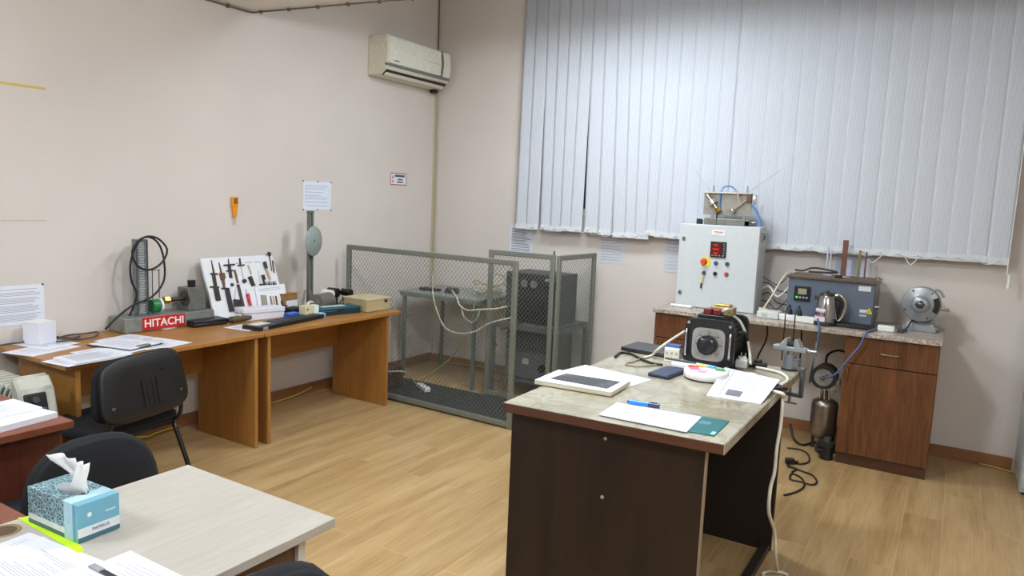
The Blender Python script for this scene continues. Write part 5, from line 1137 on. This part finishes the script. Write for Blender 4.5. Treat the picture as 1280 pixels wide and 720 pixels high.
# breaker
bk = thing('circuit_breaker', 'white three-pole circuit breaker left of the transformer', 'circuit breaker', (3.335, -2.345, Z), .05)
MB().box((0, .0, .035), (.075, .06, .07), None, .002).build('body', mat((226, 222, 206), .4), bk); MB().box((0, .008, .076), (.072, .04, .014), None, .002).build('blue_top', mat((60, 92, 150), .4), bk); MB().box((0, -.006, .060), (.074, .05, .012), None, .002).build('step', 'white', bk)
for k in range(3): MB().cyl((-.024+.024*k, -.0305, .018), (-.024+.024*k, -.0295, .018), .006, .006, 12).build('terminal', 'blackm', bk); MB().box((-.024+.024*k, -.031, .045), (.012, .004, .012), None, .001).build('toggle', mat((180, 178, 166), .4), bk)
# ---- variable transformer
q0, q1 = at9((853, 457)), at9((914, 466)); vx = (q1-q0).length; ang = math.atan2((q1-q0).y, (q1-q0).x)
va = thing('variable_transformer', 'black variable transformer with a big dial on the marble table', 'transformer', ((q0.x+q1.x)/2, (q0.y+q1.y)/2, Z), ang-.03)
VH = .238; VW = .236
def rsq(w_, h_, n=5, seg=40): return [(abs(math.cos(2*math.pi*k/seg))**(2/n)*math.copysign(w_/2, math.cos(2*math.pi*k/seg)), abs(math.sin(2*math.pi*k/seg))**(2/n)*math.copysign(h_/2, math.sin(2*math.pi*k/seg))) for k in range(seg)]
def FV(y, z=VH/2): return fr(Vector((1, 0, 0)), Vector((0, 0, 1)), Vector((0, -1, 0)), Vector((0, y, z)))
MB().prism(rsq(VW, VH, 7), .035, FV(.035), .006).build('front_plate', 'black', va)
MB().prism(rsq(VW, VH, 7), .03, FV(.30), .006).build('rear_plate', 'black', va)
mb = MB(); mb.cyl((0, .035, VH/2), (0, .27, VH/2), .104, .104, 40); mb.m(1)
for j in range(9):
    for k in range(30):
        a = 2*math.pi*k/30; mb.box((.1045*math.sin(a), .055+.024*j, VH/2+.1045*math.cos(a)), (.013, .010, .003), (0, a, 0))
mb.build('perforated_drum', [mat((40, 40, 42), .45), mat((12, 12, 12), .6)], va)
for sx in (-1, 1):
    for sz in (.022, VH-.022): MB().cyl((sx*.098, .0, sz), (sx*.098, -.008, sz), .0085, .0075, 14).build('bolt', 'chrome', va)
    mb = MB(); mb.tube([(sx*.104, .0, .055), (sx*.104, -.016, .065), (sx*.104, -.018, VH/2), (sx*.104, -.016, VH-.065), (sx*.104, 0, VH-.055)], .0055, 8, 4); mb.build('handle_bar', mat((200, 200, 200), .2, 1), va)
dp = MB().prism(rsq(.155, .155, 5), .003, FV(-.0005)).build('dial_plate', mat((168, 166, 162), .35, .5), va)
mb = MB(FV(-.0036))
for k in range(33):
    a = math.radians(-140+280*k/32); l_ = .012 if k % 4 == 0 else .006; mb.box((.067*math.sin(a), .067*math.cos(a), .0003), (.0016, l_, .0006), (0, 0, -a))
mb.build('scale_marks', 'black', dp)
for k, s_ in enumerate(('0', '40', '80', '120', '160', '200', '250')):
    a = math.radians(-135+270*k/6); text('numeral', s_, .013, 'black', FV(-.0036) @ Matrix.Translation((.057*math.sin(a), .057*math.cos(a), .0002)), dp)
mb = MB(FV(-.004)); pr = []
for k in range(72):
    a = 2*math.pi*k/72; rr = .046+.002*math.cos(12*a); pr.append((rr*math.cos(a), rr*math.sin(a)))
mb.prism(pr, .03, None, .002); kn = mb.build('knob', mat((20, 20, 24), .3), va)
MB(FV(-.034)).lathe([(.001, .004), (.03, .004), (.036, .0)], 36).build('knob_cap', mat((28, 28, 32), .3), kn)
for a in (2.2, .75): MB(FV(-.034)).cyl((.036*math.cos(a), .036*math.sin(a), 0), (.036*math.cos(a), .036*math.sin(a), .003), .004, .004, 10).build('knob_screw', 'chrome', kn)
tbk = MB().box((-.01, .10, VH+.0), (.13, .10, .03), None, .004).build('terminal_block', 'black', va)
for k in range(2): MB().box((-.035+.045*k, .09, VH+.028), (.038, .04, .028), None, .004).build('red_terminal', mat((110, 26, 30), .4), tbk)
MB().box((.02, .15, VH+.03), (.11, .08, .04), None, .005).build('tan_block', mat((150, 132, 96), .5), tbk); MB().box((.02, .15, VH+.056), (.075, .05, .012), None, .004).build('brass_cap', mat((190, 160, 90), .35, .6), tbk)
mb = MB(); mb.tube([(.12, .08, VH-.06), (.135, .15, VH-.07), (.13, .26, .08), (.12, .28, .02)], .008, 8); mb.build('side_cable', 'black', va)
Wc = mat((226, 220, 206), .5)
vp = lambda x, y, z: Vector(va.location) + Matrix.Rotation(va.rotation_euler.z, 3, 'Z') @ Vector((x, y, z))
cable('cable', [vp(.03, .09, VH+.03), vp(.06, .07, VH+.05), at((913, 392), 'y', -2.24), at((925, 402), 'y', -2.22), at((933, 420), 'y', -2.2), at((937, 440), 'y', -2.19), at((938, 455), 'z', ZT0+.03)], .007, Wc, 'white cable arching from the transformer top to the black plug')
cable('cable', [vp(-.13, .04, .16), at((840, 424), 'y', -2.34), at((823, 436), 'y', -2.36), at((815, 444), 'z', ZT0+.01), at((805, 447), 'z', ZT0+.007)], .006, Wc, 'white lead slanting from the transformer over the laptop')
cable('cable', [at((805, 447), 'z', ZT0+.006), at((790, 452), 'z', ZT0+.006), at((782, 455), 'z', ZT0+.006), at((800, 458), 'z', ZT0+.006), at((820, 456), 'z', ZT0+.006)], .004, mat((150, 140, 122), .5), 'thin beige lead curled on the table behind the magazine')
cable('cable', [at(p, 'z', ZT0+.007) for p in [(769, 446), (776, 441), (788, 442), (800, 448), (812, 453), (828, 456)]], .0065, 'black', 'black cable with a probe end lying by the laptop')
# organiser, things behind
og = thing('note_organizer', 'round white organiser with coloured note tabs on the table', 'organiser', (3.575, -2.592, Z), .1)
MB().lathe([(.001, 0), (.096, 0), (.096, .006), (.001, .006)], 44).build('dark_base', 'blackm', og)
MB().lathe([(.001, .006), (.098, .006), (.100, .012), (.098, .034), (.092, .040), (.001, .043)], 44).build('body', mat((228, 224, 228), .35), og)
for k, (a, c, r_) in enumerate(((2.2, (240, 190, 60), .06), (1.35, (90, 170, 220), .06), (.35, (70, 160, 90), .065), (3.6, (226, 120, 150), .06), (4.6, (230, 160, 190), .062), (2.9, (200, 70, 60), .07))):
    MB(Matrix.Rotation(a, 4, 'Z') @ Matrix.Translation((r_*.92, 0, .0435)) @ Matrix.Rotation(.03, 4, 'Y')).box((0, 0, 0), (.042, .034, .003)).build('note_tab', mat(c, .55), og)
wp = thing('cover_plate', 'flat white plastic plate behind the round organiser', 'plate', (3.47, -2.44, Z), -.1)
MB().box((0, 0, .012), (.20, .085, .022), None, .006).build('body', mat((226, 228, 234), .4), wp); MB().box((0, 0, .0245), (.16, .06, .003), None, .001).build('inset', 'white', wp)
pn_ = thing('soldering_pen', 'dark grey soldering pen lying across the white plate', 'pen', (3.41, -2.45, Z+.026), -.05); MB().cyl((-.08, 0, .006), (.03, 0, .006), .006, .006, 12).build('barrel', mat((70, 74, 80), .4), pn_); MB().cyl((.03, 0, .006), (.075, 0, .006), .005, .003, 12).build('tip', 'darkgrey', pn_)
# clipboard, booklet
ck = thing('laptop_stand', 'black ribbed holder behind the open booklet', 'holder', at9((943, 472)), math.radians(-27))
d = at9((976, 487))-at9((912, 462)); ck.rotation_euler.z = math.atan2(d.y, d.x); mid = (at9((976, 487))+at9((912, 462)))/2; ck.location = (mid.x-.012, mid.y-.03, Z)
MB().box((.01, -.025, .0095), (d.length+.03, .13, .017), None, .005).build('body', 'black', ck); MB().box((0, .025, .0195), (d.length*.85, .012, .004), None, .001).build('rib', mat((60, 60, 62), .4), ck)
q = [at9(p) for p in ((883, 495), (951, 506), (974, 484), (905, 468))]
bo = thing('booklet', 'open white booklet with a small grey picture at the right table edge', 'booklet', q[0]); r = [(p.x-q[0].x, p.y-q[0].y) for p in q]
vs = []; fs = []; nn = 8
mb = MB()
for lay_ in (0, 1):
    for j in (0, 1):
        for i in range(nn+1):
            u = i/nn; x, y = bil(r, u, j); vs.append((x, y, .0006+lay_*.003+(.03*j)))
qn = nn+1
for i in range(nn): fs += [(i, i+1, qn+i+1, qn+i), (2*qn+i, 2*qn+i+1, 3*qn+i+1, 3*qn+i), (i, i+1, 2*qn+i+1, 2*qn+i), (qn+i, qn+i+1, 3*qn+i+1, 3*qn+i)]
fs += [(0, qn, 3*qn, 2*qn), (nn, qn+nn, 3*qn+nn, 2*qn+nn)]
mb.add(vs, fs); bpg = mb.build('pages', 'paper', bo)
def b3(u, v, e=.0042): x, y = bil(r, u, v); return (x, y, e+.03*v)
def patch(nm, m, u0, v0, u1, v1, par): mb = MB(); mb.quad(b3(u0, v0), b3(u1, v0), b3(u1, v1), b3(u0, v1)); mb.build(nm, m, par)
patch('picture', mat((110, 112, 120), .5), .3, .1, .58, .3, bpg)
mb = MB()
for k in range(7):
    v = .38+.075*k; u1 = .85-.05*(k % 3); mb.quad(b3(.3, v), b3(u1, v), b3(u1, v+.012), b3(.3, v+.012))
for k in range(9): u = .05+.02*(k % 3); mb.quad(b3(u, .5+.05*k), b3(u+.07, .5+.05*k), b3(u+.07, .52+.05*k), b3(u, .52+.05*k))
mb.quad(b3(.20, .02), b3(.212, .02), b3(.212, .96), b3(.20, .96)); mb.build('print', mat((112, 114, 128), .6), bpg)
MB().box((0, 0, 0), (.01, .01, .01)).bm.free()
cd_ = thing('paper_card', 'small white card behind the open booklet', 'card', at9((928, 465)), -.35); MB().box((0, 0, .001), (.12, .05, .002)).build('card', 'paper', cd_); MB().box((0, .012, .0022), (.08, .004, .0006)).build('print', 'ink', cd_)
# sockets and white lead
sk = thing('socket_adapter', 'white socket adapter beside the transformer base', 'socket', (3.645, -2.24, Z), .1)
MB().box((0, 0, .02), (.055, .06, .04), None, .005).build('body', mat((216, 218, 216), .35), sk); MB().cyl((0, 0, .04), (0, 0, .052), .022, .02, 18).build('socket', 'white', sk); MB().cyl((.0, -.012, .052), (.0, -.012, .06), .005, .005, 8).build('pin', 'chrome', sk)
for k in range(2): MB().cyl((.01-.02*k, .02, .04), (.01-.02*k, .02, .07), .004, .004, 8).build('pin', 'chrome', sk)
pg = thing('plug', 'black plug block on the table to the right of the transformer', 'plug', (3.71, -2.195, Z), .0)
MB().box((0, 0, .013), (.085, .04, .025), None, .005).build('body', 'black', pg); MB().box((0, 0, .032), (.035, .03, .014), None, .004).build('plug_top', 'blackm', pg)
cable('cable', [at(p, 'z', ZT0+.007) for p in [(945, 459), (960, 462), (975, 466), (983, 471), (984, 476), (978, 480), (974, 484)]] , .0065, Wc, 'white cable looping on the table corner behind the booklet')
cable('cable', [at((966, 489), 'z', ZT0+.008), at((973, 492), 'z', ZT0+.004)+Vector((.02, 0, 0)), Vector((3.915, -2.62, .87)), at((976, 530), 'x', 3.925), at((971, 560), 'x', 3.93), at((968, 590), 'x', 3.93), at((963, 610), 'x', 3.935), at((961, 640), 'x', 3.935), at((968, 665), 'x', 3.935), at((970, 700), 'x', 3.94), at((972, 713), 'z', .01)], .0075, Wc, 'long white cable hanging down the right side of the work table', 8)
mb = MB(); pts = [at(p, 'z', .008) for p in [(985, 719), (975, 715), (962, 714), (953, 717), (958, 722), (975, 724)]]; mb.tube(pts, .007, 8); mb.build('cable', Wc, None, 'white cable loop on the floor at the bottom of the picture', 'cable')
# vise
vs_ = thing('bench_vise', 'small grey bench vise clamped to the far table corner', 'vise', (3.845, -2.135, Z), -.15)
G = 'iron'
MB().cyl((0, 0, 0), (0, 0, .008), .038, .038, 24).build('base_plate', 'blackm', vs_); MB().cyl((0, 0, .008), (0, 0, .075), .03, .027, 24).build('column', mat((132, 138, 144), .4, .5), vs_); MB().cyl((.03, 0, .02), (.03, 0, .06), .022, .022, 16).build('side_column', mat((120, 126, 130), .4, .5), vs_)
MB().cyl((0, 0, .075), (0, 0, .095), .016, .016, 14).build('swivel', 'steel', vs_)
MB().box((.0, 0, .105), (.16, .05, .022), None, .004).build('slide', mat((150, 156, 160), .4, .4), vs_)
mb = MB(); mb.prism([(-.055, 0), (-.012, 0), (-.012, .045), (-.02, .045)], .05, fr(Vector((1, 0, 0)), Vector((0, 0, 1)), Vector((0, -1, 0)), Vector((0, .025, .112))), .002); mb.build('fixed_jaw', mat((156, 160, 164), .4, .4), vs_)
mb = MB(); mb.prism([(.055, 0), (.02, 0), (.02, .04), (.03, .045)], .05, fr(Vector((1, 0, 0)), Vector((0, 0, 1)), Vector((0, -1, 0)), Vector((0, .025, .112))), .002); mb.build('moving_jaw', mat((156, 160, 164), .4, .4), vs_)
MB().box((.004, 0, .125), (.03, .04, .02), None, .003).build('guide_block', 'blackm', vs_)
MB().cyl((.06, 0, .105), (.12, 0, .105), .008, .008, 12).build('spindle', 'steel', vs_); MB().cyl((.115, -.0, .03), (.115, 0, .15), .004, .004, 8).build('tommy_bar', 'steel', vs_)
mb = MB(); mb.b2((.058, -.014, -.125), (.074, .014, .02), .002); mb.b2((-.02, -.014, -.125), (.074, .014, -.11), .002); mb.b2((.0, -.018, .008), (.078, .018, .022), .002); mb.build('clamp_arm', mat((104, 108, 112), .4, .4), vs_)
MB().cyl((.015, 0, -.165), (.015, 0, -.045), .007, .007, 12).build('clamp_screw', 'steel', vs_); MB().cyl((-.02, 0, -.16), (.05, 0, -.16), .004, .004, 8).build('clamp_handle', 'steel', vs_)
